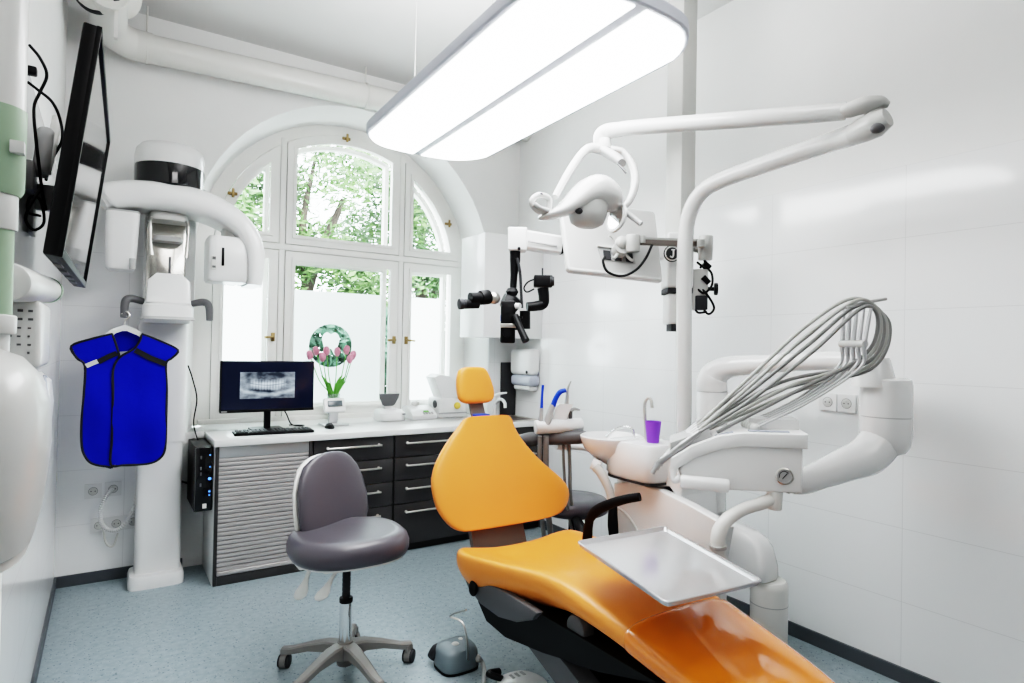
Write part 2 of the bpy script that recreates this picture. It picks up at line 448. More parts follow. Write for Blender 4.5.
M1, M2, TZ, BZ = 1.005, 1.893, 2.015, .83
win = thing('window_1', None, None, (IX, YW, .8)); win['kind'] = 'structure'
b = B()
po = [(IX-IR-.08, .8), (IX+IR+.08, .8)] + [(IX + (IR+.08)*math.cos(PI*i/NA), IZ + (IR+.08)*math.sin(PI*i/NA)) for i in range(NA+1)]
RI = IR - .05
pin = [(IX-RI, BZ), (IX+RI, BZ)] + [(IX + RI*math.cos(PI*i/NA), IZ + RI*math.sin(PI*i/NA)) for i in range(NA+1)]
ring(b, po, pin, YW, YW+.20)
b.box((M1-.02, YW-.004, BZ-.02), (M1+.02, YW+.19, arch_z(M1, IR-.02)), .004)
b.box((M2-.02, YW-.004, BZ-.02), (M2+.02, YW+.19, arch_z(M2, IR-.02)), .004)
b.box((IX-IR+.02, YW-.006, TZ-.022), (IX+IR-.02, YW+.19, TZ+.022), .005)
b.box((IX-IR-.02, YW-.03, .8), (IX+IR+.02, YW+.02, .835), .006)
mk('window_frame', b, 'wood_white', win, ang=30)
g = .004
def upper(x0, x1, w=0):
    """arched field inset by w; always the same number of points"""
    r = RI - g - w
    lo = TZ + .022 + g + w
    ex = math.sqrt(r*r - (lo-IZ)**2)
    xa = IX - ex if x0 is None else x0 + w
    xb = IX + ex if x1 is None else x1 - w
    k = 16; pts = [(xa, lo), (xb, lo)]
    for i in range(k+1):
        t = (i + .6)/(k + 1.2)
        x = xb + (xa-xb)*(t if (x0 is None or x1 is None) else i/k)
        if x1 is None: x = xb + (xa-xb)*(i+.4)/(k+.4)
        if x0 is None: x = xb + (xa-xb)*i/(k+.4)
        pts.append((x, arch_z(x, r)))
    return pts
def lower(x0, x1, w=0): return [(x0+w, BZ+g+w), (x1-w, BZ+g+w), (x1-w, TZ-.022-g-w), (x0+w, TZ-.022-g-w)]
FY = YW + .155
def sash(f, x0, x1, wd=.055):
    o = lambda w: f(x0, x1, w)
    b = B(); ring(b, o(0), o(wd), YW-.008, YW+.05)
    ring(b, o(wd-.012), o(wd+.010), YW-.016, YW-.006)
    ring(b, o(wd-.012), o(wd+.018), YW+.12, YW+.17)
    s = mk('sash', b, 'wood_white', win, ang=30)
    pp = o(wd+.005)
    b = B(); b.bm.faces.new([b.bm.verts.new((x, FY+.006, z)) for x, z in pp]); mk('pane', b, 'glass', s)
    return s, pp
left_x, right_x = IX-RI+g, IX+RI-g
cols = [(None, M1-.02-g), (M1+.02+g, M2-.02-g), (M2+.02+g, None)]
for x0, x1 in cols: sash(upper, x0, x1)
FT = 1.735
for k, (x0, x1) in enumerate(cols):
    s, pp = sash(lower, x0 if x0 else left_x, x1 if x1 else right_x)
    xa, xb, za = pp[0][0], pp[1][0], pp[0][1]
    b = B(); bm = b.bm
    if k != 1:
        face([(xa, FY, za), (xb, FY, za), (xb, FY, FT), (xa, FY, FT)])
    else:
        cx, cz, r = 1.408, 1.332, .162; n = 40
        c = [(cx + r*math.sin(2*PI*i/n), cz - r*math.cos(2*PI*i/n)) for i in range(n+1)]
        face([(x, FY, z) for x, z in [(cx, za), (xb, za), (xb, FT), (cx, FT)] + c[n//2::-1]])
        face([(x, FY, z) for x, z in [(cx, FT), (xa, FT), (xa, za), (cx, za)] + c[n:n//2-1:-1]])
        tooth = [(-.052, .075), (-.03, .088), (0, .075), (.03, .088), (.052, .075), (.066, .045), (.06, .01), (.05, -.03), (.044, -.07), (.03, -.082), (.018, -.06), (0, -.035), (-.018, -.06), (-.03, -.082), (-.044, -.07), (-.05, -.03), (-.06, .01), (-.066, .045)]
        t3 = catmull([(cx + x*1.0, FY, cz + .012 + z*1.0) for x, z in tooth + tooth[:1]], 4)[:-1]
        face(t3)
    mk('frosted_film', b, 'frost', s)
def win_handle(c, lever=1):
    c = V(c); b = B().box(c + V((-.012, -.012, -.03)), c + V((.012, .012, .03)), .004)
    b.cyl(c + V((0, 0, 0)), c + V((0, -.03, 0)), .008)
    b.tube([c + V((0, -.03, 0)), c + V((.02*lever, -.034, 0)), c + V((.062*lever, -.034, -.004))], [.008, .007, .009], n=8)
    mk('handle', b, 'brass', win)
win_handle((M1-.05, YW-.012, 1.385), -1)
win_handle((M2-.05, YW-.012, 1.385), -1); win_handle((M2+.05, YW-.012, 1.385), 1)
for p, q in (((1.44, YW-.004, IZ+RI-.02), 0), ((IX + .885*math.cos(.43), YW-.012, IZ + .885*math.sin(.43)), 0), ((IX - .885*math.cos(.43), YW-.012, IZ + .885*math.sin(.43)), 0)):
    c = V(p); b = B().box(c + V((-.03, -.014, -.010)), c + V((.03, .004, .010)), .004).cyl(c, c + V((0, -.03, 0)), .011).box(c + V((-.008, -.034, -.03)), c + V((.008, -.024, .03)), .003)
    mk('latch', b, 'brass', win)

# ================================================================= outside the window
o = struct('ground_outside', B().box((-14, 4.8, -1.3), (18, 30, -1.2)), 'lawn')
def tree(x, y, h, r, n, m, label, seed, trunk):
    random.seed(seed)
    t = thing('leafy_tree', label, 'tree', (x, y, -1.2), 0, 'trees outside the window')
    b = B()
    for pts, rr in trunk: b.tube([V(p) + V((x, y, 0)) for p in pts], rr, n=8)
    mk('trunk', b, 'bark', t)
    b = B(); bm = b.bm
    blobs = []
    while len(blobs) < 34:
        q = V((random.uniform(-1, 1), random.uniform(-1, 1), random.uniform(-1, 1)))
        if q.length < 1: blobs.append((V((q.x*r, q.y*r*.7, h + q.z*r*.95)), random.uniform(.35, .62)))
    for i in range(n):
        c, rb = random.choice(blobs)
        d = V((random.gauss(0, 1), random.gauss(0, 1), random.gauss(0, 1))).normalized() * rb * random.random()**.4
        p = V((x, y, 0)) + c + d
        a = V((random.gauss(0, 1), random.gauss(0, 1), random.gauss(0, .6))).normalized()
        s = a.orthogonal().normalized(); l = random.uniform(.04, .08); wv = l*.45
        vs = [bm.verts.new(p + q) for q in (-a*l, s*wv, a*l, -s*wv)]
        bm.faces.new(vs)
    mk('crown', b, m, t)
tree(2.0, 8.4, 3.0, 1.75, 12000, 'leaf2', 'broad tree outside seen through the middle of the arched window', 3,
     [([(0, 0, -1.2), (.1, 0, 1), (.25, .1, 2.1), (.75, .2, 3.4)], [.16, .14, .09, .04]), ([(.15, 0, 1.5), (-.3, .1, 2.4), (-.7, 0, 3.2)], [.08, .06, .03]), ([(.25, .1, 2.0), (.15, 0, 2.9), (.3, 0, 3.9)], [.07, .05, .02])])
tree(4.6, 9.6, 2.9, 1.7, 12000, 'leaf1', 'denser green tree outside behind the right window lights', 5,
     [([(0, 0, -1.2), (0, 0, 1.2), (-.2, 0, 2.6), (-.1, 0, 3.6)], [.17, .15, .1, .04]), ([(-.1, 0, 1.9), (.4, .1, 2.7), (.8, 0, 3.4)], [.08, .06, .03])])
tree(.75, 9.2, 2.8, 1.5, 10000, 'leaf1', 'slender green tree outside behind the left window light', 9,
     [([(0, 0, -1.2), (.05, 0, 1.4), (.1, 0, 3.2)], [.13, .1, .04]), ([(.05, 0, 1.6), (.5, 0, 2.5), (.8, .1, 3.1)], [.06, .05, .02])])

random.seed(21)
for sx, sy, lab in ((1.7, 7.2, 'dark green shrub outside low behind the middle window, seen through the clear ring'), (3.3, 7.5, 'dark green shrub outside low behind the right window lights')):
    t = thing('garden_shrub', lab, 'shrub', (sx, sy, -1.2), 0, 'shrubs outside the window')
    b = B(); bm = b.bm
    for i in range(7500):
        p = V((sx + random.gauss(0, .55), sy + random.gauss(0, .35), -1.15 + 2.95*random.random()**.8))
        q = V((random.gauss(0, 1), random.gauss(0, 1), random.gauss(0, .6))).normalized(); s = q.orthogonal().normalized(); l = random.uniform(.05, .10)
        bm.faces.new([bm.verts.new(p + e) for e in (-q*l, s*l*.45, q*l, -s*l*.45)])
    mk('foliage', b, 'leaf3', t)
    mk('stem', B().tube([(sx, sy, -1.2), (sx+.03, sy, 0), (sx, sy, 1.2)], [.04, .03, .01]), 'bark', t)
# ================================================================= light
wd = bpy.data.worlds.new('sky'); bpy.context.scene.world = wd; wd.use_nodes = True
bg = wd.node_tree.nodes['Background']; bg.inputs[0].default_value = (.86, .95, 1, 1); bg.inputs[1].default_value = 9.0
def light(kind, name, loc, direction, power, col=(1, 1, 1), size=1, size_y=None):
    l = bpy.data.lights.new(name, kind); l.energy = power; l.color = col
    if kind == 'AREA':
        l.size = size
        if size_y: l.shape = 'RECTANGLE'; l.size_y = size_y
    o = bpy.data.objects.new(name, l); C.objects.link(o); o.location = loc
    o.rotation_euler = V(direction).to_track_quat('-Z', 'Y').to_euler()
    return o
sun = light('SUN', 'sun', (0, -5, 12), (.35, .75, -.62), 5.0, (1, .97, .9)); sun.data.angle = .02
light('AREA', 'fill_light_rear', (1.2, -.75, 3.1), (-.1, .45, -1), 12, (1, .985, .97), 1.6, 1.2)  # added fill light behind the camera, no fixture there
light('AREA', 'fill_light_middle', (.85, .9, 3.18), (-.15, .5, -1), 11, (1, .99, .98), .9, .9)  # second added fill under the ceiling, out of view, brightens the room

light('AREA', 'pendant_uplight', (1.345, 2.19, 2.49), (0, 0, 1), 18, (1, 1, 1), .5, 1.3)
# ---- pendant panel lamp
lt = thing('pendant_lamp', 'large white two-panel pendant ceiling lamp hanging above the orange dental chair', 'lamp', (1.345, 2.19, 2.37), math.radians(-1.6))
def bowed(x0, x1, y0, y1, bow, rad, n=10):
    """rounded rectangle with bowed short ends"""
    pts = []
    def corner(cx, cy, a0):
        return [(cx + rad*math.cos(math.radians(a0 + 90*i/6)), cy + rad*math.sin(math.radians(a0 + 90*i/6))) for i in range(7)]
    pts += corner(x1-rad, y1-rad, 0)
    pts += corner(x0+rad, y1-rad, 90)
    pts += corner(x0+rad, y0+rad, 180)
    pts += corner(x1-rad, y0+rad, 270)
    # subdivide long edges so the bow shows
    out = []
    for i in range(len(pts)):
        a, c = V(pts[i]), V(pts[(i+1) % len(pts)]); out.append(a)
        d = (c-a).length
        if d > .12:
            k = max(2, int(d/.06))
            for j in range(1, k): out.append(a + (c-a)*j/k)
    res = []
    for p in out:
        t = (p.y - (y0+y1)/2) / ((y1-y0)/2)
        res.append((p.x, p.y + math.copysign(1, t)*abs(t)**6 * bow * (1 - (p.x/.36)**2)))
    return res
LW, LL = .345, .80
outl = bowed(-LW, LW, -LL, LL, .07, .17)
b = B().loft([[(x*s, y*s2, z) for x, y in outl] for s, s2, z in ((.97, .985, .055), (1, 1, .04), (1, 1, .006), (.985, .993, 0.0))])
b.loft([[(x, y, z) for x, y in bowed(-.2, .2, -.5, .5, .02, .05)] for z in (.055, .085)])
mk('housing', b, 'lamp_grey', lt, local=True)
for sx in (-1, 1):
    xa, xb = (-.322, -.024) if sx < 0 else (.024, .322)
    c = bowed(-LW+.018, LW-.018, -LL+.018, LL-.018, .07, .15)
    poly = [(min(max(x, xa), xb), y) for x, y in c]
    b = B().loft([[(x, y, z) for x, y in poly] for z in (.004, -.004)])
    mk('diffuser', b, 'diffuser', lt, local=True)
for x, y in ((-.2, .42), (-.2, -.42), (.2, .42), (.2, -.42)):
    mk('suspension_wire', B().cyl((x, y, .05), (x, y, ZC-2.37), .0022, n=6), 'greywhite', lt, local=True)
mk('canopy_plate', B().box((-.22, -.02, .085), (-.16, .12, .105), .004), 'lgrey', lt, local=True)

# ---- ventilation pipe under the ceiling
pt = thing('ventilation_pipe', 'white round ventilation pipe running under the ceiling above the window', 'pipe', (1.3, 4.02, 2.99))
b = B().cyl((.16, 4.02, 2.985), (2.75, 4.02, 3.06), .078, n=36)
mk('duct', b, 'offwhite', pt)
b = B().tube([(.17, 4.02, 2.985), (.06, 4.0, 2.985), (-.02, 3.90, 2.99), (-.03, 3.75, 3.0), (-.03, 3.55, 3.02)], .084, n=28)
mk('elbow', b, 'offwhite', pt)
for x in (.15, 1.42):
    zc = 2.985 + (x-.16)*.029
    mk('clamp', B().tube([(x, 4.02 + .083*math.cos(a*PI/10), zc + .083*math.sin(a*PI/10)) for a in range(20)], .005, n=6, closed=True, k=1).cyl((x, 4.02, zc+.083), (x, 4.02, ZC), .005, n=8), 'offwhite', pt)
fn = thing('duct_fan', 'round white duct fan with a black ring under the ceiling corner', 'fan', (.03, 3.25, 3.1))
c = V((-0.042, 3.654, 3.073))
mk('housing', B().lathe([(.0, -.13), (.07, -.13), (.10, -.11), (.115, -.06), (.115, .02), (.12, .10), (.09, .13), (0, .13)], c, (.5, .75, .35)), 'offwhite', fn)
mk('ring', B().lathe([(.108, -.10), (.121, -.085), (.121, -.055), (.112, -.05)], c, (.5, .75, .35)), 'dgrey', fn)
mk('bracket', B().box((0.011, 3.559, 3.07), V((-0.004, 3.573, 2.812)) + V((0, .02, 0)), .003), 'offwhite', fn)
# ================================================================= worktop and cabinets
WT = .805
b = B()
b.box((.50, 3.69, .767), (2.745, 4.125, WT), .004)
b.loft([[(.445, 4.10, z), (2.45, 4.10, z), (IX+IR-.01, 4.46, z), (IX-IR+.01, 4.46, z)] for z in (.767, WT)])
solo('worktop', b, 'white', 'long white worktop running under the arched window', 'worktop')
def cabinet_shell(t, x0, x1, open_front=False):
    b = B().box((x0, 3.735, .06), (x1, 4.12, .766)).box((x0+.01, 3.76, 0), (x1-.01, 4.12, .06))
    mk('carcass', b, 'cabgap', t)
rc = thing('roller_shutter_cabinet', 'base cabinet with silver roller shutter at the left end of the worktop', 'cabinet', (.77, 3.9, 0))
mk('side_panel', B().box((.508, 3.735, 0), (.526, 4.12, .766), .001), 'white', rc)
mk('carcass', B().box((.527, 3.76, .06), (1.034, 4.12, .766)), 'cabgap', rc)
b = B().box((.512, 3.715, 0), (.53, 3.745, .766), .002).box((1.018, 3.715, 0), (1.036, 3.745, .766), .002).box((.53, 3.715, 0), (1.018, 3.745, .05), .002)
mk('frame', b, 'cab', rc)
mk('top_rail', B().box((.53, 3.722, .70), (1.018, 3.745, .766), .003), 'alu', rc)
b = B(); n = 27; h = (.70-.05)/n
R = []
prof = []
for i in range(n):
    z = .05 + i*h
    prof += [(3.738, z), (3.727, z + h*.12), (3.724, z + h*.5), (3.727, z + h*.86), (3.738, z + h*.97)]
b.bm.verts.ensure_lookup_table()
va = [b.bm.verts.new((.531, y, z)) for y, z in prof]; vb = [b.bm.verts.new((1.017, y, z)) for y, z in prof]
for i in range(len(prof)-1): b.bm.faces.new((va[i], vb[i], vb[i+1], va[i+1]))
b.box((.531, 3.715, .052), (1.017, 3.735, .075), .004)
mk('roller_shutter', b, 'roller', rc, ang=50)

def handle_bar(b, x0, x1, z, y=3.715):
    b.cyl((x0, y-.026, z), (x1, y-.026, z), .0065, n=12, bev=.002)
    for x in (x0+.012, x1-.012): b.cyl((x, y, z), (x, y-.026, z), .005, n=10).lathe([(.009, 0), (.009, .006), (.005, .008)], (x, y, z), (0, -1, 0), n=12)
def drawer_cabinet(x0, x1, label):
    t = thing('drawer_cabinet', label, 'cabinet', ((x0+x1)/2, 3.9, 0), 0, 'dark drawer cabinets under the worktop')
    mk('carcass', B().box((x0, 3.735, .06), (x1, 4.12, .766)), 'cabgap', t)
    mk('plinth', B().box((x0, 3.76, 0), (x1, 4.1, .06)), 'cabgap', t)
    for z0, z1 in ((.622, .762), (.472, .617), (.322, .467), (.055, .317)):
        d = mk('drawer', B().box((x0+.004, 3.715, z0), (x1-.004, 3.735, z1), .002), 'cab', t)
        b = B(); zz = z1 - .05
        handle_bar(b, x0+.075, x1-.09, zz); mk('handle', b, 'steel', d)
drawer_cabinet(1.04, 1.552, 'dark grey drawer cabinet next to the roller shutter cabinet, behind the grey stool')
drawer_cabinet(1.556, 2.118, 'dark grey drawer cabinet left of the orange backrest, under the small white devices')
sc = thing('sink_cabinet', 'dark base cabinet below the sink in the right corner', 'cabinet', (2.4, 3.9, 0))
mk('carcass', B().box((2.124, 3.735, .06), (2.745, 4.12, .766)), 'cabgap', sc)
mk('plinth', B().box((2.124, 3.76, 0), (2.745, 4.1, .06)), 'cabgap', sc)
for z0, z1 in ((.622, .762), (.055, .617)):
    d = mk('drawer' if z0 > .5 else 'door', B().box((2.128, 3.715, z0), (2.74, 3.735, z1), .002), 'cab', sc)
    b = B(); handle_bar(b, 2.2, 2.66, z1-.05); mk('handle', b, 'steel', d)
# sink, tap, splash panel
sk = thing('sink', 'steel sink set in the right end of the worktop', 'sink', (2.5, 3.9, WT))
b = B(); ring(b, [(2.40, 3.73), (2.70, 3.73), (2.70, 4.06), (2.40, 4.06)], [(2.425, 3.755), (2.675, 3.755), (2.675, 4.035), (2.425, 4.035)], 0, 1)
for v in b.bm.verts: v.co = V((v.co.x, v.co.z, WT + .001 + (.006 if v.co.y > .5 else 0)))
mk('rim', b, 'steel', sk)
mk('basin', B().box((2.425, 3.755, WT+.0005), (2.675, 4.035, WT+.002)), 'stem', sk)
tp = thing('tap', 'white tap with lever at the corner sink, behind the orange headrest', 'tap', (2.55, 4.06, WT))
c = V((2.53, 4.075, WT))
mk('body', B().cyl(c, c + V((0, 0, .16)), .018, bev=.004), 'white', tp)
mk('spout', B().tube([c + V((0, 0, .10)), c + V((.0, -.08, .14)), c + V((0, -.14, .12)), c + V((0, -.15, .08))], .012), 'white', tp)
mk('lever', B().tube([c + V((0, 0, .16)), c + V((.02, -.04, .18)), c + V((.05, -.09, .19))], [.012, .009, .007]), 'white', tp)
solo('splash_panel', B().box((2.605, 4.108, WT), (2.745, 4.121, 1.225), .002), 'panel_grey', 'dark grey splash panel standing behind the corner sink', 'panel')
# wall cabinet in the corner
wc = thing('wall_cabinet', 'white wall cabinet hung in the corner above the towel dispenser', 'cabinet', (2.49, 3.95, 1.415))
mk('carcass', B().box((2.235, 3.79, 1.415), (2.745, 4.121, 2.16), .002), 'white', wc)
mk('door', B().box((2.233, 3.77, 1.412), (2.747, 3.788, 2.163), .002), 'white', wc)
# towel dispenser on the right wall
td = thing('towel_dispenser', 'white paper towel dispenser on the right wall above the sink', 'dispenser', (2.70, 3.93, 1.03))
def rr(a0, a1, b0, b1, r, n=5):
    return [(x, y) for cx, cy, s in ((a1-r, b1-r, 0), (a0+r, b1-r, 90), (a0+r, b0+r, 180), (a1-r, b0+r, 270)) for x, y in arc(cx, cy, r, s, s+90, n)]
mk('cover', B().box((2.645, 3.77, 1.135), (2.748, 4.06, 1.335), .035, 4), 'white', td)
mk('window', B().box((2.65, 3.775, 1.05), (2.748, 4.055, 1.137), .03, 4), 'smoke', td)
mk('base', B().box((2.665, 3.80, 1.015), (2.748, 4.03, 1.06), .02, 4), 'white', td)
mk('lock', B().cyl((2.646, 3.815, 1.16), (2.642, 3.815, 1.16), .012), 'dgrey', td)

# ================================================================= desk top things
pc = thing('computer_tower', 'black computer tower hung on the side of the worktop', 'computer', (.455, 3.92, .41))
mk('case', B().box((.415, 3.757, .412), (.505, 4.10, .765), .004), 'black', pc)
mk('front_panel', B().box((.416, 3.744, .414), (.504, 3.758, .763), .005), 'gloss_black', pc)
b = B()
for z, r in ((.72, .004), (.655, .0035), (.59, .008), (.52, .005), (.50, .0035)): b.cyl((.488, 3.745, z), (.488, 3.742, z), r, n=12)
mk('status_light', b, 'led_blue', pc)
b = B()
for z in (.70, .64, .61, .55): b.box((.44, 3.741, z), (.448, 3.745, z+.018))
mk('port', b, 'mgrey', pc)
mk('sticker', B().box((.455, 3.7415, .43), (.475, 3.745, .455)), 'offwhite', pc)
solo('computer_cable', B().tube([(.46, 4.02, .75), (.44, 4.09, .86), (.455, 4.10, 1.0), (.43, 4.105, 1.12), (.405, 4.108, 1.2)], .004, n=8), 'black', 'thin black cable rising from the computer tower up the wall', 'cable')
solo('power_cable', B().tube([(.43, 4.09, .50), (.36, 4.10, .53), (.27, 4.105, .58)], .005, n=8), 'black', 'black power cable running behind the imaging machine column', 'cable')

mo = thing('desktop_monitor', 'black monitor on the worktop showing a panoramic dental radiograph', 'monitor', (.83, 4.0, WT))
PLC = (0.821, 3.96, 1.068)
mk('case', B().box((.56, 3.962, .925), (1.105, 3.995, 1.232), .005), 'black', mo)
mk('screen', B().box((.568, 3.958, .940), (1.097, 3.963, 1.224)), 'screen', mo)
mk('radiograph', B().box((.668, 3.9565, 1.005), (.985, 3.959, 1.165)), 'xray', mo)
mk('bezel', B().box((.56, 3.957, .923), (1.105, 3.964, .940), .001), 'black', mo)
mk('brand_mark', B().box((.568, 3.9562, .928), (.60, 3.958, .935)), 'lgrey', mo)
mk('stand', B().box((.815, 3.985, .82), (.853, 4.01, 1.05), .004), 'black', mo)
mk('foot', B().box((.74, 3.93, WT), (.93, 4.09, WT+.014), .006), 'black', mo)
solo('monitor_cable', B().tube([(.90, 4.02, .98), (.96, 4.06, .90), (.99, 4.04, .83), (1.05, 4.03, .815), (1.08, 4.10, .812), (1.0, 4.14, .812)], .004, n=8), 'black', 'black cable curling on the worktop behind the monitor', 'cable')
kb = thing('keyboard', 'black keyboard lying in front of the monitor', 'keyboard', (.845, 3.86, WT), math.radians(-4))
mk('base', B().box((-.222, -.07, .0), (.222, .07, .016), .004), 'black', kb, local=True)
b = B()
for r in range(6):
    for k in range(19):
        if r == 0 and k in (1, 14): continue
        x = -.210 + k*.0222; y = .052 - r*.0208
        b.box((x, y-.008, .015), (x+.0185, y+.008, .021), .002, 1)
mk('keys', b, 'dgrey', kb, local=True)
ms = thing('computer_mouse', 'small black mouse to the right of the keyboard', 'mouse', (1.2, 3.93, WT))
mk('body', B().ball((1.2, 3.93, WT+.006), .03, (.95, 1.6, .9)), 'black', ms)
mk('wheel', B().cyl((1.196, 3.90, WT+.03), (1.204, 3.90, WT+.03), .008, n=14), 'mgrey', ms)

# terminal on a foot
tm = thing('desk_terminal', 'small white terminal with grey display in front of the tulips', 'terminal', (1.27, 4.10, WT))
T = Matrix.Translation((1.27, 4.10, WT))
rot = Matrix.Rotation(math.radians(-22), 3, 'X')
mk('body', B().box((1.20, 4.06, .885), (1.345, 4.09, .985), .012, 3, rot), 'white', tm)
mk('display', B().box((1.225, 4.05, .931), (1.32, 4.062, .969), .002, 2, rot), 'lcd', tm)
b = B().box((1.24, 4.07, WT+.01), (1.30, 4.10, .90), .006, 2, Matrix.Rotation(math.radians(18), 3, 'X'))
mk('stand', b, 'alu', tm)
mk('foot', B().box((1.19, 4.02, WT), (1.36, 4.15, WT+.012), .005), 'alu', tm)

# tulips
vs = thing('glass_vase', 'clear glass vase holding pink tulips on the worktop', 'vase', (1.345, 4.33, WT))
mk('vase', B().lathe([(.030, 0), (.033, .02), (.034, .08), (.04, .15), (.046, .19), (.043, .19), (.036, .15), (.030, .08), (.028, .02), (.0, .015)], (1.345, 4.33, WT), cap=True), 'water', vs)
random.seed(4)
heads = [(1.175, 4.3, 1.245), (1.232, 4.36, 1.272), (1.278, 4.28, 1.274), (1.374, 4.36, 1.267), (1.419, 4.3, 1.282), (1.477, 4.34, 1.246), (1.435, 4.28, 1.219), (1.246, 4.26, 1.233)]
names = ['leftmost pink tulip in the glass vase, drooping outward', 'second pink tulip from the left in the vase', 'pink tulip left of the middle, upright in the vase', 'pink tulip just right of the middle in the vase', 'tall pink tulip on the right of the bunch', 'rightmost pink tulip in the glass vase', 'low pink tulip below the rightmost bloom', 'low pink tulip in the left half of the bunch']
for i, h in enumerate(heads):
    h = V(h); base = V((1.345 + (h.x-1.33)*.08, 4.33, WT+.03))
    mid = lerp(base, h, .55) + V(((h.x-1.33)*.05, 0, .03))
    neck = lerp(base, h, .36); neck.x = 1.345 + (h.x-1.345)*.15
    t = thing('tulip', names[i], 'flower', base, 0, 'pink tulips in the vase')
    mk('stem', B().tube([base, neck, mid, h], .0035, n=8), 'tulip_green', t)
    d = (h - mid).normalized()
    b = B()
    b.lathe([(.003, -.008), (.017, .002), (.023, .019), (.021, .038), (.013, .052), (.003, .056)], h, d, n=14)
    for k in range(3):
        a = 2*PI*k/3; u, v = basis(d); o = h + (u*math.cos(a) + v*math.sin(a))*.006 + d*.02
        b.ball(o, .024, (.62, .62, 1.3), 12)
    mk('bloom', b, 'tulip', t)
    b = B()
    a = random.uniform(-.5, .5)
    side = V(((1 if h.x > 1.34 else -1)*random.uniform(.02, .055), random.uniform(-.05, .03), 0))
    p0 = lerp(base, neck, .7); ln = random.uniform(.12, .19)
    ax = [p0, p0 + side*.5 + V((0, 0, ln*.5)), p0 + side*1.2 + V((0, 0, ln*.85)), p0 + side*1.8 + V((0, 0, ln))]
    ax = catmull(ax, 4); rings = []
    for j, p in enumerate(ax):
        s = j/(len(ax)-1); wv = .0135*math.sin(PI*min(1, .12 + s*.9))**.8 + .0005
        rings.append([p + V((-wv, 0, 0)), p + V((0, .004, 0)), p + V((wv, 0, 0)), p + V((0, .0055, 0))])
    b.loft(rings); mk('leaf', b, 'tulip_green', t)

# small devices on the worktop
d1 = thing('bite_scanner', 'white device with a dark grey raised screen on the worktop, left of the trio', 'device', (1.72, 4.2, WT))
b = B()
def ring2(cx, cy, hx, hy, z, e=4, n=32):
    return [(cx + hx*math.copysign(abs(math.cos(2*PI*i/n))**(2/e), math.cos(2*PI*i/n)), cy + hy*math.copysign(abs(math.sin(2*PI*i/n))**(2/e), math.sin(2*PI*i/n)), z) for i in range(n)]
b.loft([ring2(1.715, 4.2, .098, .09, WT), ring2(1.715, 4.2, .102, .094, WT+.012), ring2(1.712, 4.2, .098, .09, WT+.055), ring2(1.71, 4.21, .085, .075, WT+.075), ring2(1.71, 4.22, .06, .05, WT+.08)])
mk('base', b, 'white', d1)
mk('neck', B().loft([ring2(1.71, 4.22, .035, .03, WT+.075), ring2(1.70, 4.22, .03, .025, WT+.11)]), 'white', d1)
b = B().prism([(-.075, .09), (-.07, .06), (-.045, .008), (-.03, 0), (.03, 0), (.045, .008), (.07, .06), (.075, .09)], (1.70, 4.20, WT+.105), (1, 0, 0), (0, -.2, 1), .02, .004)
mk('display', b, 'mgrey', d1)
mk('slot', B().box((1.775, 4.105, WT+.045), (1.80, 4.13, WT+.05)), 'dgrey', d1)
d2 = thing('curing_station', 'low white box with keypad and small display between two worktop devices', 'device', (1.94, 4.22, WT))
b = B().prism([(0, 0), (.19, 0), (.19, .085), (.12, .095), (.03, .05), (0, .03)], (1.86, 4.12, WT), (0, 1, 0), (0, 0, 1), .2, .01)
for v in b.bm.verts: pass
mk('body', b, 'white', d2)
mk('display', B().box((1.96, 4.139, WT+.052), (2.0, 4.16, WT+.057), 0, 2, Matrix.Rotation(math.radians(27), 3, 'X')), 'tulip_green', d2)
b = B()
for i in range(4):
    for j in range(2): b.box((1.95+i*.022, 4.125+j*.012, WT+.037+j*.006), (1.963+i*.022, 4.133+j*.012, WT+.046+j*.006))
mk('keypad', b, 'lgrey', d2)
mk('top_part', B().cyl((1.93, 4.25, WT+.09), (1.93, 4.25, WT+.125), .022, bev=.006).cyl((1.965, 4.27, WT+.09), (1.965, 4.27, WT+.115), .015, bev=.005), 'greywhite', d2)
d3 = thing('model_trimmer', 'white upright machine with sloped head and yellow knob beside the headrest', 'device', (2.2, 4.24, WT))
mk('body', B().box((2.09, 4.15, WT), (2.32, 4.36, WT+.15), .02, 3), 'white', d3)
mk('head', B().prism([(-.005, 0), (.21, 0), (.21, .05), (.05, .17), (-.03, .185), (-.075, .16)], (2.12, 4.16, WT+.145), (1, 0, 0), (0, 0, 1), -.16, .012), 'white', d3)
mk('knob', B().cyl((2.235, 4.15, WT+.09), (2.235, 4.13, WT+.09), .026, bev=.005), 'yellow', d3)
mk('side_dial', B().cyl((2.09, 4.22, WT+.10), (2.08, 4.22, WT+.10), .03, bev=.004), 'mgrey', d3)
mk('base_strip', B().box((2.085, 4.145, WT+.03), (2.325, 4.15, WT+.04)), 'lgrey', d3)

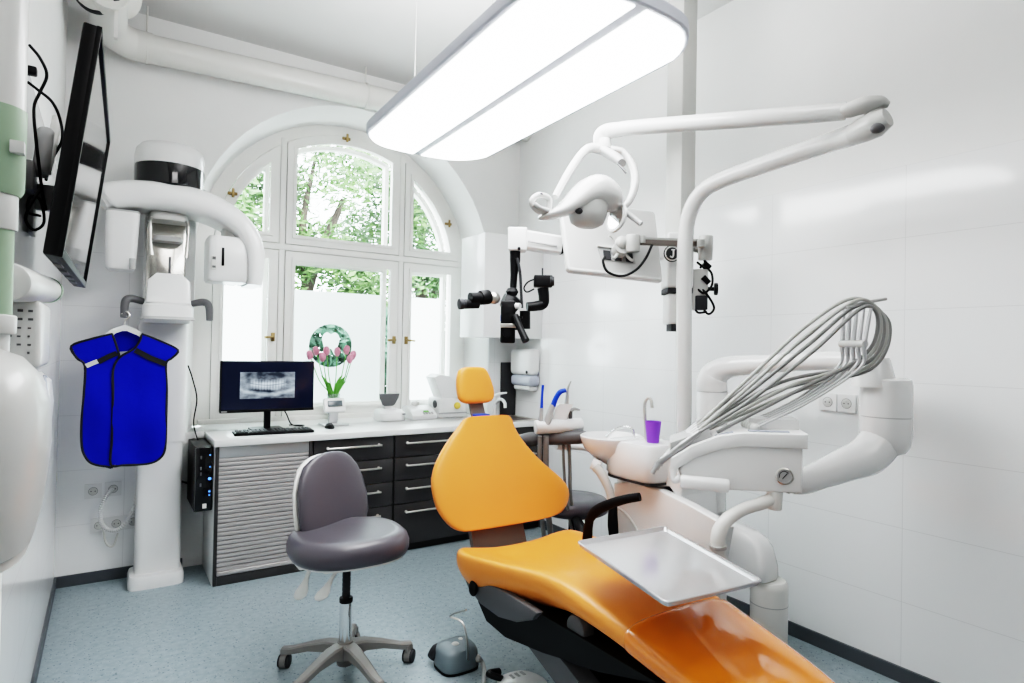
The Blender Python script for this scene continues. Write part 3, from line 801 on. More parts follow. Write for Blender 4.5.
# ================================================================= sockets
def socket(b, bd, c, u, n_, s=.04):
    """one French type socket: frame with a round recess and earth pin"""
    c, u, n_ = V(c), V(u), V(n_)
    b.box(c - u*s - V((0, 0, s)), c + u*s + V((0, 0, s)) + n_*.010, .006)
    bd.lathe([(.021, 0), (.021, .002), (.018, .003), (.0, .0025)], c + n_*.0095, n_, n=20)
    bd.lathe([(.004, .0), (.004, .006)], c + n_*.010 + V((0, 0, .008)), n_, n=8)
def socket_set(cs, u, n_, label):
    c0 = V(cs[0]); t = thing('wall_socket', label, 'socket', c0, 0, 'wall sockets')
    for c in cs:
        b, bd = B(), B(); socket(b, bd, c, u, n_); p = mk('socket_plate', b, 'white', t); mk('recess', bd, 'greywhite', p)
        bh = B()
        for s_ in (-.0095, .0095): bh.cyl(V(c) + V(u)*s_ + V(n_)*.0115, V(c) + V(u)*s_ + V(n_)*.013, .0032, n=10)
        bh.lathe([(.0205, 0), (.0225, 0), (.0225, .0012), (.0205, .0012)], V(c) + V(n_)*.0095, n_, n=24)
        mk('recess', bh, 'mgrey', p)
yb = YB - .008
socket_set([(-.046, yb, .505)], (1, 0, 0), (0, -1, 0), 'single white wall socket nearest the left wall')
socket_set([(.047, yb, .508)], (1, 0, 0), (0, -1, 0), 'single white wall socket with the coiled cable plugged in')
socket_set([(-.015, yb, .312), (.066, yb, .312), (.147, yb, .312)], (1, 0, 0), (0, -1, 0), 'row of three white sockets low on the back wall')
socket_set([(XR, 1.55, 1.12), (XR, 1.465, 1.12)], (0, 1, 0), (-1, 0, 0), 'double white socket on the right wall behind the instrument hoses')
b = B()
pts = [V(p) for p in ((0.041, 4.1, 0.51), (0.005, 4.06, 0.462), (-0.011, 4.05, 0.384), (0.009, 4.05, 0.316), (0.069, 4.05, 0.291), (0.128, 4.03, 0.36), (0.159, 4.02, 0.48), (0.16, 4.02, 0.619), (0.158, 4, 0.706))]
P = catmull(pts, 14); b.tube(P, .007, n=10, smooth=False)
for i in range(0, len(P)-1):
    if i % 2: continue
    d = (P[i+1]-P[i]).normalized(); b.lathe([(.007, -.004), (.0115, -.001), (.0115, .003), (.007, .006)], P[i], d, n=10)
solo('coiled_cable', b, 'white', 'white corrugated cable looping from the wall socket to the imaging column', 'cable')
solo('loose_cable', B().tube([(0.004, 4.1, 0.299), (0.02, 4.09, 0.216), (0.053, 4.09, 0.194), (0.075, 4.1, 0.261)], .005, n=8), 'offwhite', 'short thin white cable hanging from the lower socket row', 'cable')

# ================================================================= panoramic x-ray machine
xr = thing('panoramic_imaging_machine', 'white panoramic dental imaging machine on a column beside the window', 'imaging machine', (.255, 3.97, 0))
b = B().loft([ring2(.255, 3.97, .135, .115, 0, 6), ring2(.255, 3.97, .135, .115, .05, 6), ring2(.255, 3.97, .128, .108, .068, 6)])
mk('base', b, 'white', xr)
b = B().loft([ring2(.262, 4.0, .112, .085, .06, 7), ring2(.262, 4.0, .110, .085, .80, 7)])
mk('lower_column', b, 'white', xr)
b = B().loft([ring2(.262, 4.0, .120, .09, .78, 7), ring2(.262, 4.0, .120, .09, 1.42, 7), ring2(.262, 4.0, .10, .08, 1.5, 7), ring2(.262, 4.02, .095, .06, 2.1, 7)])
mk('upper_column', b, 'white', xr)
# chin rest carriage
b = B().loft([ring2(.27, 3.86, .108, .10, 1.44, 6), ring2(.27, 3.83, .118, .14, 1.47, 6), ring2(.27, 3.83, .115, .14, 1.53, 6), ring2(.27, 3.84, .10, .12, 1.545, 6)])
mk('carriage', b, 'white', xr)
b = B().loft([ring2(.27, 3.74, .105, .018, 1.545, 6), ring2(.27, 3.75, .10, .018, 1.66, 6), ring2(.27, 3.75, .06, .018, 1.70, 6)])
mk('chin_panel', b, 'white', xr)
mk('bite_rod', B().cyl((.27, 3.74, 1.66), (.27, 3.74, 1.79), .006, bev=.002), 'mgrey', xr)
mk('carriage_plate', B().loft([ring2(.27, 3.80, .125, .14, 1.455, 6), ring2(.27, 3.80, .12, .135, 1.47, 6)]), 'lgrey', xr)
for s in (-1, 1):
    mk('hand_grip', B().tube([(.27 + s*.115, 3.80, 1.55), (.27 + s*.17, 3.78, 1.56), (.27 + s*.195, 3.76, 1.54), (.27 + s*.2, 3.75, 1.46)], [.018, .02, .02, .017], n=12), 'mgrey', xr)
# mirror panel and temple supports
mk('mirror_panel', B().prism(rr(.17, .36, 1.53, 2.03, .04), (0, 3.93, 0), (1, 0, 0), (0, 0, 1), .02, .004), 'panel_mirror', xr)
mk('mirror_surround', B().prism(rr(.16, .415, 1.5, 2.06, .05), (0, 3.945, 0), (1, 0, 0), (0, 0, 1), -.03, .008), 'white', xr)
mk('temple_plate', B().loft([ring2(.265, 3.85, .095, .09, 1.99, 3), ring2(.265, 3.85, .098, .093, 2.0, 3), ring2(.265, 3.85, .09, .085, 2.03, 3)]), 'greywhite', xr)
mk('temple_plate', B().loft([ring2(.265, 3.88, .075, .06, 1.885, 3), ring2(.265, 3.88, .078, .062, 1.895, 3), ring2(.265, 3.88, .07, .055, 1.915, 3)]), 'lgrey', xr)
for s in (-1, 1):
    mk('temple_arm', B().tube([(.265 + s*.08, 3.80, 2.0), (.265 + s*.088, 3.74, 1.97), (.265 + s*.085, 3.73, 1.85), (.265 + s*.08, 3.73, 1.79)], [.008, .007, .006, .011], n=10), 'steel', xr)
# overhead arm: one swept beam that bends down to the tube head
path = catmull([(-.035, 0, 2.045), (.02, 0, 2.075), (.14, 0, 2.10), (.30, 0, 2.105), (.44, 0, 2.085), (.56, 0, 2.035), (.64, 0, 1.965), (.685, 0, 1.87), (.695, 0, 1.76), (.69, 0, 1.665)], 5)
R = []
for i, p in enumerate(path):
    d = (path[min(i+1, len(path)-1)] - path[max(i-1, 0)]).normalized(); nrm_ = V((-d.z, 0, d.x)); t = i/(len(path)-1)
    h = (.055 if t < .05 else .07) - .034*max(0, (t-.42)/.58); 
    hy = .145 if t > .04 else .12
    R.append([V((p.x, 3.81, p.z)) + nrm_*q + V((0, w_, 0)) for w_, q in rr(-hy, hy, -h, h, min(h*.8, .05), 5)])
mk('overhead_arm', B().loft(R), 'white', xr, ang=60)
b = B().loft([ring2(.05, 3.80, .055, .085, 1.705, 5), ring2(.05, 3.80, .066, .095, 1.72, 5), ring2(.052, 3.80, .074, .11, 1.9, 5), ring2(.055, 3.80, .076, .115, 1.995, 5)])
mk('sensor_head', b, 'white', xr)
mk('seam_ring', B().loft([ring2(.055, 3.80, .077, .116, 1.994, 5), ring2(.055, 3.80, .077, .116, 2.003, 5)]), 'lgrey', xr)
mk('sensor_notch', B().cyl((.10, 3.70, 1.705), (.10, 3.70, 1.76), .014, n=16), 'lgrey', xr)
b = B().loft([ring2(.555, 3.80, .098, .098, 1.675, 6), ring2(.555, 3.80, .108, .108, 1.69, 6), ring2(.555, 3.80, .108, .108, 1.90, 6), ring2(.555, 3.80, .10, .10, 1.925, 6)])
tb = mk('tube_head', b, 'white', xr)
mk('slit', B().box((.515, 3.687, 1.76), (.528, 3.695, 1.86), .003), 'black', tb)
mk('label_plate', B().box((.462, 3.687, 1.735), (.490, 3.695, 1.81), .003), 'greywhite', tb)
mk('logo_mark', B().box((.468, 3.685, 1.79), (.485, 3.688, 1.806)).box((.468, 3.685, 1.745), (.485, 3.688, 1.757)), 'mgrey', tb)
mk('tube_neck', B().loft([ring2(.58, 3.82, .05, .06, 1.90, 4), ring2(.60, 3.82, .07, .07, 2.04, 4)]), 'greywhite', xr)
b = B().lathe([(.158, 0), (.168, .012), (.170, .11), (.168, .118)], (.268, 3.84, 2.16), n=44)
mk('black_band', b, 'gloss_black', xr)
b = B().lathe([(.166, .0), (.17, .004), (.168, .06), (.160, .095), (.14, .118), (.09, .13), (0, .132)], (.268, 3.84, 2.276), n=44)
mk('dome', b, 'white', xr)

# ================================================================= lead apron on a hanger
ap = thing('lead_apron', 'bright blue lead apron with black piping hanging in front of the imaging column', 'apron', (.09, 3.71, .71))
L = [(0.02, 3.71, 1.372), (-0.063, 3.71, 1.345), (-0.145, 3.71, 1.308), (-0.122, 3.71, 1.25), (-0.088, 3.71, 1.21), (-0.089, 3.71, 1.067), (-0.096, 3.71, 0.919), (-0.092, 3.71, 0.81), (-0.074, 3.71, 0.754), (-0.045, 3.71, 0.722), (0.01, 3.71, 0.707), (0.039, 3.71, 0.71), (0.032, 3.71, 0.836), (0.032, 3.71, 1.038), (0.033, 3.71, 1.195), (0.053, 3.71, 1.246), (0.039, 3.71, 1.317)]
Rr = [(0.15, 3.7, 1.375), (0.142, 3.7, 1.339), (0.116, 3.7, 1.298), (0.065, 3.7, 1.261), (0.04, 3.7, 1.226), (0.029, 3.7, 1.17), (0.032, 3.7, 1.039), (0.032, 3.7, 0.838), (0.03, 3.7, 0.717), (0.077, 3.7, 0.708), (0.156, 3.7, 0.701), (0.209, 3.7, 0.707), (0.245, 3.7, 0.73), (0.266, 3.7, 0.78), (0.268, 3.7, 0.927), (0.269, 3.7, 1.084), (0.261, 3.7, 1.221), (0.288, 3.7, 1.253), (0.315, 3.7, 1.295), (0.231, 3.7, 1.341)]
def cloth(name, pts, dy, m, mp, thick=.012):
    t = bmesh.new()
    P_ = [V(p) + V((0, dy, 0)) for p in pts]; vs_ = [t.verts.new(p) for p in P_]
    for tri in tessellate_polygon([[V((p.x, p.z, 0)) for p in P_]]): t.faces.new([vs_[k] for k in tri])
    bmesh.ops.recalc_face_normals(t, faces=t.faces[:])
    for _ in range(4):
        bmesh.ops.subdivide_edges(t, edges=[e for e in t.edges if e.calc_length() > .03], cuts=1)
        bmesh.ops.triangulate(t, faces=t.faces[:])
    for v in t.verts:
        x, z = v.co.x, v.co.z
        v.co.y += .012*math.sin(x*28 + z*5) * max(0, min(1, (1.28-z)*2)) + .02*max(0, z-1.25)*4 + .006*math.sin(z*17 + x*9)
    r = bmesh.ops.extrude_face_region(t, geom=t.faces[:])
    for q in r['geom']:
        if isinstance(q, bmesh.types.BMVert): q.co.y += thick
    b = B().add(t); return mk(name, b, m, ap, ang=60)
def wob(p, dy):
    p = V(p); x, z = p.x, p.z
    return p + V((0, dy + .012*math.sin(x*28 + z*5)*max(0, min(1, (1.28-z)*2)) + .02*max(0, z-1.25)*4 + .006*math.sin(z*17 + x*9), 0))
p1 = cloth('left_flap', L, 0, 'blue', None); p2 = cloth('right_flap', Rr, 0, 'blue', None)
mk('piping', B().tube([wob(p, .004) for p in L], .0065, n=8, closed=True, k=4), 'piping', p1)
mk('piping', B().tube([wob(p, .004) for p in Rr], .0065, n=8, closed=True, k=4), 'piping', p2)
back = [(0.029, 3.76, 1.367), (0.046, 3.76, 1.388), (0.125, 3.76, 1.391), (0.148, 3.76, 1.371), (0.136, 3.76, 1.292), (0.04, 3.76, 1.28)]
cloth('back_panel', back, 0, 'blue', None)
def strap(pts, m, wdt, nm, dy=-.004):
    b = B(); P = [wob(p, dy) for p in pts]; R = []
    for i, p in enumerate(P):
        d = (P[min(i+1, len(P)-1)] - P[max(i-1, 0)]).normalized(); s = V((-d.z, 0, d.x))*wdt
        R.append([p + s, p + s + V((0, -.004, 0)), p - s + V((0, -.004, 0)), p - s])
    mk(nm, b.loft(R), m, ap)
strap([(0.044, 3.71, 1.276), (0.006, 3.71, 1.256), (-0.035, 3.71, 1.23)], 'piping', .013, 'strap')
strap([(-0.035, 3.71, 1.235), (-0.06, 3.71, 1.223), (-0.084, 3.71, 1.21)], 'greywhite', .011, 'label_tag')
strap([(0.121, 3.7, 1.293), (0.188, 3.7, 1.252), (0.261, 3.7, 1.221)], 'piping', .014, 'strap')
hg = thing('coat_hanger', 'white coat hanger holding the blue apron', 'hanger', (.09, 3.74, 1.36))
b = B().loft([[(x + .02*0, 3.735 + q, z + r_) for q, r_ in ((-.012, -.016), (.012, -.016), (.014, .012), (-.014, .012))] for x, z in ((-.03, 1.345), (.02, 1.385), (.065, 1.405), (.075, 1.41), (.085, 1.405), (.13, 1.385), (.18, 1.345))])
mk('shoulder_bar', b, 'white', hg)
mk('hook', B().tube([(.075, 3.735, 1.41), (.075, 3.735, 1.44), (.095, 3.735, 1.465), (.08, 3.74, 1.49), (.06, 3.74, 1.475)], .004, n=8), 'steel', hg)

# ================================================================= television on the left wall
tv = thing('wall_television', 'black flat television on a tilting bracket on the left wall', 'television', (-.15, 2.14, 1.8))
cT = V((-.051, 2.136, 1.782)); yaw, tilt = .0212, .1167
u = V((math.sin(yaw), math.cos(yaw), 0)); n0 = V((math.cos(yaw), -math.sin(yaw), 0))
vv = V((0, 0, 1))*math.cos(tilt) + n0*math.sin(tilt); nn = u.cross(vv).normalized()
if nn.x < 0: nn = -nn
rotT = Matrix((nn, u, vv)).transposed()
def tvbox(lo, hi, bev): return B().box(cT + rotT @ V(((lo[0]+hi[0])/2, (lo[1]+hi[1])/2, (lo[2]+hi[2])/2)) - V(((hi[0]-lo[0])/2, (hi[1]-lo[1])/2, (hi[2]-lo[2])/2)), cT + rotT @ V(((lo[0]+hi[0])/2, (lo[1]+hi[1])/2, (lo[2]+hi[2])/2)) + V(((hi[0]-lo[0])/2, (hi[1]-lo[1])/2, (hi[2]-lo[2])/2)), bev, 2, rotT)
mk('housing', tvbox((-.03, -.465, -.265), (0, .465, .265), .005), 'black', tv)
mk('back_cover', tvbox((-.045, -.30, -.20), (-.028, .30, .05), .008), 'black', tv)
mk('screen', tvbox((-.002, -.452, -.245), (.0008, .452, .255), 0), 'gloss_black', tv)
b = B()
for lo, hi in (((-.004, -.465, -.265), (.006, -.450, .265)), ((-.004, .450, -.265), (.006, .465, .265)), ((-.004, -.465, -.265), (.006, .465, -.245)), ((-.004, -.465, .252), (.006, .465, .265))): b.add(tvbox(lo, hi, .001).bm)
mk('bezel', b, 'black', tv)
for y in (-.3, -.12, .05, .2): mk('port', tvbox((-.026, y, -.268), (-.008, y+.09, -.262), .002), 'mgrey', tv)
mk('bracket', B().box((-.209, 2.36, 1.66), (-.195, 2.46, 1.88), .004).box((-.197, 2.40, 1.74), (-.095, 2.43, 1.82), .004), 'lgrey', tv)
solo('television_cable', B().tube([(-0.203, 2.217, 2.173), (-0.178, 2.212, 2.141), (-0.162, 2.226, 2.101), (-0.179, 2.262, 2.06), (-0.193, 2.272, 2.013), (-0.186, 2.269, 1.919), (-0.17, 2.284, 1.778), (-0.162, 2.315, 1.726)], .0042, n=8), 'black', 'long black cable snaking down the left wall behind the television', 'cable')
solo('television_cable', B().tube([(-0.204, 2.218, 2.067), (-0.182, 2.24, 2.057), (-0.149, 2.243, 2.031), (-0.132, 2.292, 1.997), (-0.133, 2.412, 1.969), (-0.158, 2.43, 1.906), (-0.168, 2.378, 1.829)], .0042, n=8), 'black', 'black cable running from a wall plug to the back of the television', 'cable')
solo('television_cable', B().tube([(-0.173, 2.262, 1.773), (-0.192, 2.227, 1.72), (-0.2, 2.221, 1.675), (-0.183, 2.246, 1.653), (-0.163, 2.281, 1.684), (-0.174, 2.287, 1.749), (-0.197, 2.278, 1.752), (-0.201, 2.281, 1.709), (-0.176, 2.325, 1.708)], .004, n=8), 'black', 'tangled loop of black cable under the television bracket', 'cable')
solo('wall_plug', B().box(V((-0.198, 2.25, 2.112)) + V((-.03, -.014, -.012)), V((-0.198, 2.25, 2.112)) + V((.012, .016, .012)), .005), 'black', 'black plug on the left wall beside the television', 'plug')
ac = thing('bracket_arm', 'grey cylinder and bar of the swivel arm behind the television', 'arm', (-0.175, 2.381, 1.906))
mk('cylinder', B().cyl((-0.179, 2.325, 1.831), (-0.171, 2.378, 1.983), .022, bev=.006), 'lgrey', ac)
mk('bar', B().tube([(-0.167, 2.353, 1.848), (-0.159, 2.43, 1.953), (-0.151, 2.483, 2.057)], .014, n=12), 'greywhite', ac)
mk('wall_plate', B().box(V((-0.189, 2.331, 1.815)) + V((-.05, -.05, -.04)), V((-0.189, 2.331, 1.815)) + V((0, .05, .05)), .008), 'lgrey', ac)

# ================================================================= equipment at the left edge
xa = thing('intraoral_imaging_arm', 'white upright tube with sage green collar at the left edge, out of focus', 'imaging arm', (-.15, 1.18, 1.0))
c0 = V((-.152, 1.21, 0))
def zat(p): return V(p).z
z1, z2, z3, z4, z5 = zat((-0.151, 1.399, 1.685)), zat((-0.148, 1.399, 1.554)), zat((-0.149, 1.399, 1.579)), zat((-0.147, 1.399, 1.501)), zat((-0.144, 1.399, 1.373))
mk('upper_tube', B().cyl(c0 + V((0, 0, z1-.02)), c0 + V((0, 0, 2.5)), .040, n=36), 'nearwhite', xa)
mk('collar', B().lathe([(.0, 0), (.036, 0), (.041, .01), (.042, z1-z2)], c0 + V((0, 0, z2))), 'green', xa)
mk('lower_sleeve', B().cyl(c0 + V((0, 0, z4)), c0 + V((0, 0, z2+.02)), .034, n=36, bev=.003), 'nearwhite', xa)
mk('lower_tube', B().cyl(c0 + V((0, 0, z5)), c0 + V((0, 0, z4+.01)), .030, n=36), 'green', xa)
mk('end_cap', B().cyl(c0 + V((0, 0, z5-.03)), c0 + V((0, 0, z5)), .036, n=36, bev=.004), 'nearwhite', xa)
mk('label_plate', B().box(c0 + V((.025, -.04, z2+.06)), c0 + V((.0425, -.02, z2+.078)), .001), 'nearwhite', xa)
mk('lower_knuckle', B().cyl(c0 + V((0, 0, z5-.12)), c0 + V((0, 0, z5-.025)), .028), 'nearwhite', xa)
th = thing('imaging_tube_head', 'large rounded white tube head hanging at the left edge of the room', 'tube head', (-.14, .86, .9))
c = V((-.128, .86, 0))
prof = [(.985, .056, .10), (.995, .064, .11), (1.05, .072, .12), (1.15, .078, .125), (1.22, .077, .122), (1.27, .068, .11), (1.305, .05, .08), (1.325, .02, .03)]
mk('shell', B().loft([ring2(c.x, c.y, hx, hy, z, 2.6) for z, hx, hy in [(1.112 + (z-.985)*.64, hx, hy) for z, hx, hy in prof]]), 'nearwhite', th)
mk('bottom_ring', B().loft([ring2(c.x, c.y, .054, .095, 1.103, 2.6), ring2(c.x, c.y, .0605, .106, 1.107, 2.6), ring2(c.x, c.y, .0605, .106, 1.116, 2.6)]), 'greywhite', th)
hc = thing('horizontal_support_arm', 'thick white tube pointing into the room from the left wall, above the control box', 'arm', (-.15, 1.7, 1.45))
mk('tube', B().cyl((-0.153, 1.439, 1.44), (-0.148, 2.19, 1.478), .036, n=36, bev=.008), 'nearwhite', hc)
mk('end_ring', B().cyl((-0.147, 2.195, 1.478), (-0.146, 2.219, 1.479), .0372, n=36), 'green', hc)
mk('support', B().box(V((-0.152, 1.894, 1.42)) + V((-.05, -.05, -.02)), V((-0.152, 1.894, 1.42)) + V((.01, .08, .02)), .008), 'nearwhite', hc)
cb = thing('control_box', 'white wall control box with printed symbols below the horizontal tube', 'control box', (-.16, 1.68, 1.3))
q0, q1 = V((-0.126, 2.023, 1.273)), V((-0.129, 2.023, 1.425))
bx = (q0.x, q0.y)
mk('box', B().box((XL+.002, q0.y-.26, q0.z-.003), (q0.x, q0.y, q1.z), .012, 3), 'nearwhite', cb)
b = B()
random.seed(2)
yy, zz = q0.y - .26, q0.z
for r in range(6):
    for k in range(3):
        if random.random() < .75:
            zc = zz + .03 + r*.019; xc = XL + .022 + k*.019
            b.box((xc, yy-.002, zc), (xc + random.uniform(.004, .010), yy+.001, zc + random.uniform(.003, .006)))
mk('printed_symbols', b, 'mgrey', cb)
mk('back_plate', B().box((XL+.001, q0.y-.02, q0.z-.01), (XL+.02, q0.y+.12, q1.z+.005), .004), 'greywhite', cb)
bd = thing('blue_tinted_holder', 'small rounded white and pale blue holder on the left wall below the control box', 'holder', (-.17, 1.75, 1.1))
q = V((-0.124, 2.179, 1.16))
mk('holder', B().loft([ring2(q.x-.05, q.y, .02, .08, q.z-.10, 2.6), ring2(q.x-.04, q.y, .036, .11, q.z-.07, 2.6), ring2(q.x-.04, q.y, .04, .12, q.z, 2.6), ring2(q.x-.042, q.y, .036, .11, q.z+.06, 2.6), ring2(q.x-.05, q.y, .02, .08, q.z+.085, 2.6)]), 'nearwhite', bd)
mk('rim', B().tube([V((q.x-.008, q.y-.03 + .0*t, q.z + .075*math.cos(t*PI/8))) + V((-.012*abs(math.cos(t*PI/8))**3, .07*math.sin(t*PI/8), 0)) for t in range(16)], .004, n=8, closed=True, k=2), 'smoke', bd)
# ================================================================= stools
def caster(b_h, b_w, p, a):
    """swivel caster: hood and twin wheel at p on the floor, rolling direction a"""
    p = V(p); d = V((math.cos(a), math.sin(a), 0)); s = V((-d.y, d.x, 0))
    b_w.cyl(p + s*.022 + V((0, 0, .027)), p + s*.006 + V((0, 0, .027)), .027, n=20, bev=.004)
    b_w.cyl(p - s*.022 + V((0, 0, .027)), p - s*.006 + V((0, 0, .027)), .027, n=20, bev=.004)
    b_h.lathe([(.0, -.012), (.029, -.012), (.029, .012), (.0, .012)], p + V((0, 0, .029)), s, n=18)
    b_h.cyl(p - d*.014 + V((0, 0, .04)), p - d*.014 + V((0, 0, .075)), .010, n=12)
def stool_base(t, c, a0, r, arm_m, hub_z=.12):
    c = V(c)
    for k in range(5):
        a = a0 + k*2*PI/5; d = V((math.cos(a), math.sin(a), 0)); s = V((-d.y, d.x, 0)); R = []
        for q, zt, zb, wd in ((.02, hub_z+.015, hub_z-.05, .030), (.08, hub_z+.014, hub_z-.025, .027), (r*.6, hub_z-.004, hub_z-.032, .022), (r*.92, hub_z-.030, hub_z-.056, .018), (r+.02, hub_z-.034, hub_z-.062, .015), (r+.026, hub_z-.042, hub_z-.062, .011)):
            o = c + d*q
            R.append([o + s*wd + V((0, 0, zb)), o + s*wd + V((0, 0, zt-.006)), o + s*(wd-.007) + V((0, 0, zt)), o - s*(wd-.007) + V((0, 0, zt)), o - s*wd + V((0, 0, zt-.006)), o - s*wd + V((0, 0, zb))])
        leg = mk('leg', B().loft(R), arm_m, t)
        bh, bw = B(), B(); caster(bh, bw, c + d*(r+.012), a + .9 + k*.4)
        mk('caster_hood', bh, arm_m, leg); mk('caster_wheel', bw, 'dgrey', leg)
    mk('hub', B().cyl(c + V((0, 0, .045)), c + V((0, 0, hub_z+.02)), .032, bev=.005), arm_m, t)
SC = V((.834, 2.46, 0))
st = thing('operator_stool', 'dark grey upholstered stool on five casters in front of the drawer cabinets', 'stool', SC)
stool_base(st, SC, math.radians(-8), .255, 'stoolgrey')
mk('gas_column', B().cyl(SC + V((0, 0, .13)), SC + V((0, 0, .30)), .025), 'chrome', st)
mk('collar', B().cyl(SC + V((0, 0, .295)), SC + V((0, 0, .315)), .027, bev=.003), 'black', st)
b = B().cyl(SC + V((0, 0, .31)), SC + V((0, 0, .47)), .0155)
for k in range(6): b.lathe([(.0155, 0), (.0165, .003), (.0165, .014), (.0155, .017)], SC + V((0, 0, .32 + k*.019)))
mk('piston', b, 'dgrey', st)
# seat: wide saddle-like disc
def seat_ring(z, k, e=2.5, n=48, dz=0):
    out = []
    for i in range(n):
        a = 2*PI*i/n; x = .235*k*math.copysign(abs(math.cos(a))**(2/e), math.cos(a)); y = .215*k*math.copysign(abs(math.sin(a))**(2/e), math.sin(a))
        out.append((SC.x + .005 + x, SC.y - .005 + y, z + .042))
    return out
b = B().loft([seat_ring(.452, .90), seat_ring(.458, .96), seat_ring(.478, 1.0), seat_ring(.505, 1.0), seat_ring(.528, .965), seat_ring(.542, .90), seat_ring(.546, .75), seat_ring(.542, .4), seat_ring(.540, .05)])
mk('seat', b, 'leather_grey', st, ang=60)
mk('seat_shell', B().loft([seat_ring(.444, .80), seat_ring(.449, .93), seat_ring(.46, .945)]), 'offwhite', st)
mk('mechanism', B().box((SC.x-.12, SC.y-.09, .452), (SC.x+.10, SC.y+.09, .489), .01).box((SC.x+.02, SC.y-.15, .472), (SC.x+.09, SC.y-.08, .489), .006).box((SC.x-.2, SC.y-.04, .467), (SC.x-.1, SC.y+.04, .489), .008), 'offwhite', st)
def paddle(p0, p1):
    p0, p1 = V(p0), V(p1); d = (p1-p0); R = []
    side = V((.84, -.5, 0)); up = d.cross(side).normalized()
    for t, wd, th in ((0, .008, .004), (.35, .008, .004), (.55, .014, .004), (.75, .024, .005), (.9, .024, .005), (1, .014, .004), (1.03, .004, .002)):
        o = p0 + d*t; R.append([o + side*wd + up*th, o + side*wd*.4 + up*(th+.002), o - side*wd*.4 + up*(th+.002), o - side*wd + up*th, o - side*wd - up*th, o + side*wd - up*th])
    return B().loft(R)
mk('lever', paddle((0.689, 2.455, 0.467), (0.641, 2.44, 0.353)), 'offwhite', st)
mk('lever', paddle((0.762, 2.36, 0.468), (0.691, 2.347, 0.371)), 'offwhite', st)
# backrest: rounded shield on the left rear of the seat, facing right and toward the camera
bc = V((.86, 2.60, .545)); nrm = V((.50, -.84, .20)).normalized(); uu = V((0, 0, 1)).cross(nrm).normalized(); vv2 = nrm.cross(uu).normalized()
secs = [(-.005, .135, 0, .04, .0), (.01, .16, 0, .055, .0), (.05, .178, 0, .065, .008), (.12, .180, 0, .07, .012), (.20, .170, 0, .07, .010), (.255, .150, 0, .065, .006), (.295, .124, 0, .058, .0), (.320, .09, 0, .046, 0), (.333, .055, -.004, .032, 0), (.338, .02, -.01, .02, 0)]
secs = [(a_*1.0, w_*1.15, *r_) for a_, w_, *r_ in secs]
mk('backrest', B().pad(secs, bc, uu, vv2, nrm, 2.5), 'leather_grey', st, ang=60)
secs2 = [(a-.003, w_*1.02, -.045, .03, r_) for a, w_, o_, t_, r_ in secs]
mk('backrest_shell', B().pad(secs2, bc, uu, vv2, nrm, 3), 'offwhite', st, ang=60)
mk('back_support', B().tube([SC + V((-.08, .10, .43)), SC + V((-.13, .20, .44)), bc - nrm*.07 + vv2*.06, bc - nrm*.07 + vv2*.16], [.018, .018, .016, .016]), 'lgrey', st)

S2 = V((2.17, 2.66, 0))
s2 = thing('assistant_stool', 'grey assistant stool with curved black armrest behind the orange chair', 'stool', S2)
stool_base(s2, S2, math.radians(20), .25, 'dgrey')
mk('gas_column', B().cyl(S2 + V((0, 0, .13)), S2 + V((0, 0, .46)), .022), 'black', s2)
b = B().loft([[(S2.x + .20*k*math.cos(2*PI*i/40), S2.y + .20*k*math.sin(2*PI*i/40), z) for i in range(40)] for z, k in ((.445, .9), (.455, .98), (.48, 1), (.505, .98), (.52, .9), (.523, .5), (.522, .05))])
mk('seat', b, 'leather_grey', s2, ang=60)
mk('armrest', B().tube([(1.726, 2.011, 0.604), (1.726, 1.962, 0.662), (1.734, 1.885, 0.708), (1.752, 1.812, 0.741), (1.777, 1.76, 0.758)], [.016, .022, .020, .018, .017], n=14), 'rubber', s2)
mk('arm_post', B().tube([(1.764, 2.059, 0.488), (1.746, 2.034, 0.562), (1.726, 1.999, 0.624)], [.024, .02, .018], n=12), 'rubber', s2)
mk('back_stalk', B().tube([(1.899, 2.17, 0.8), (1.92, 2.145, 0.761), (1.942, 2.119, 0.695), (1.959, 2.109, 0.603)], [.022, .022, .02, .018], n=14), 'greywhite', s2)
mk('stalk_socket', B().tube([(1.958, 2.109, 0.621), (1.953, 2.102, 0.537), (1.963, 2.097, 0.446)], [.02, .024, .022], n=14), 'rubber', s2)
mk('stalk_collar', B().cyl((1.9, 2.193, 0.81), (1.925, 2.165, 0.794), .026), 'white', s2)
mk('back_pad', B().tube([(1.84, 2.686, 0.855), (1.858, 2.639, 0.865), (2.023, 2.446, 0.89), (2.046, 2.395, 0.895)], [.02, .036, .036, .02], n=18), 'mgrey', s2)
mk('back_bar', B().tube([(2.02, 2.388, 0.883), (1.993, 2.287, 0.849), (1.926, 2.188, 0.804)], .012), 'greywhite', s2)
mk('seat_carrier', B().tube([S2 + V((0, 0, .44)), (1.84, 2.094, 0.466), (1.963, 2.097, 0.446)], .02).tube([S2 + V((0, 0, .44)), (1.764, 2.059, 0.479)], .02), 'rubber', s2)

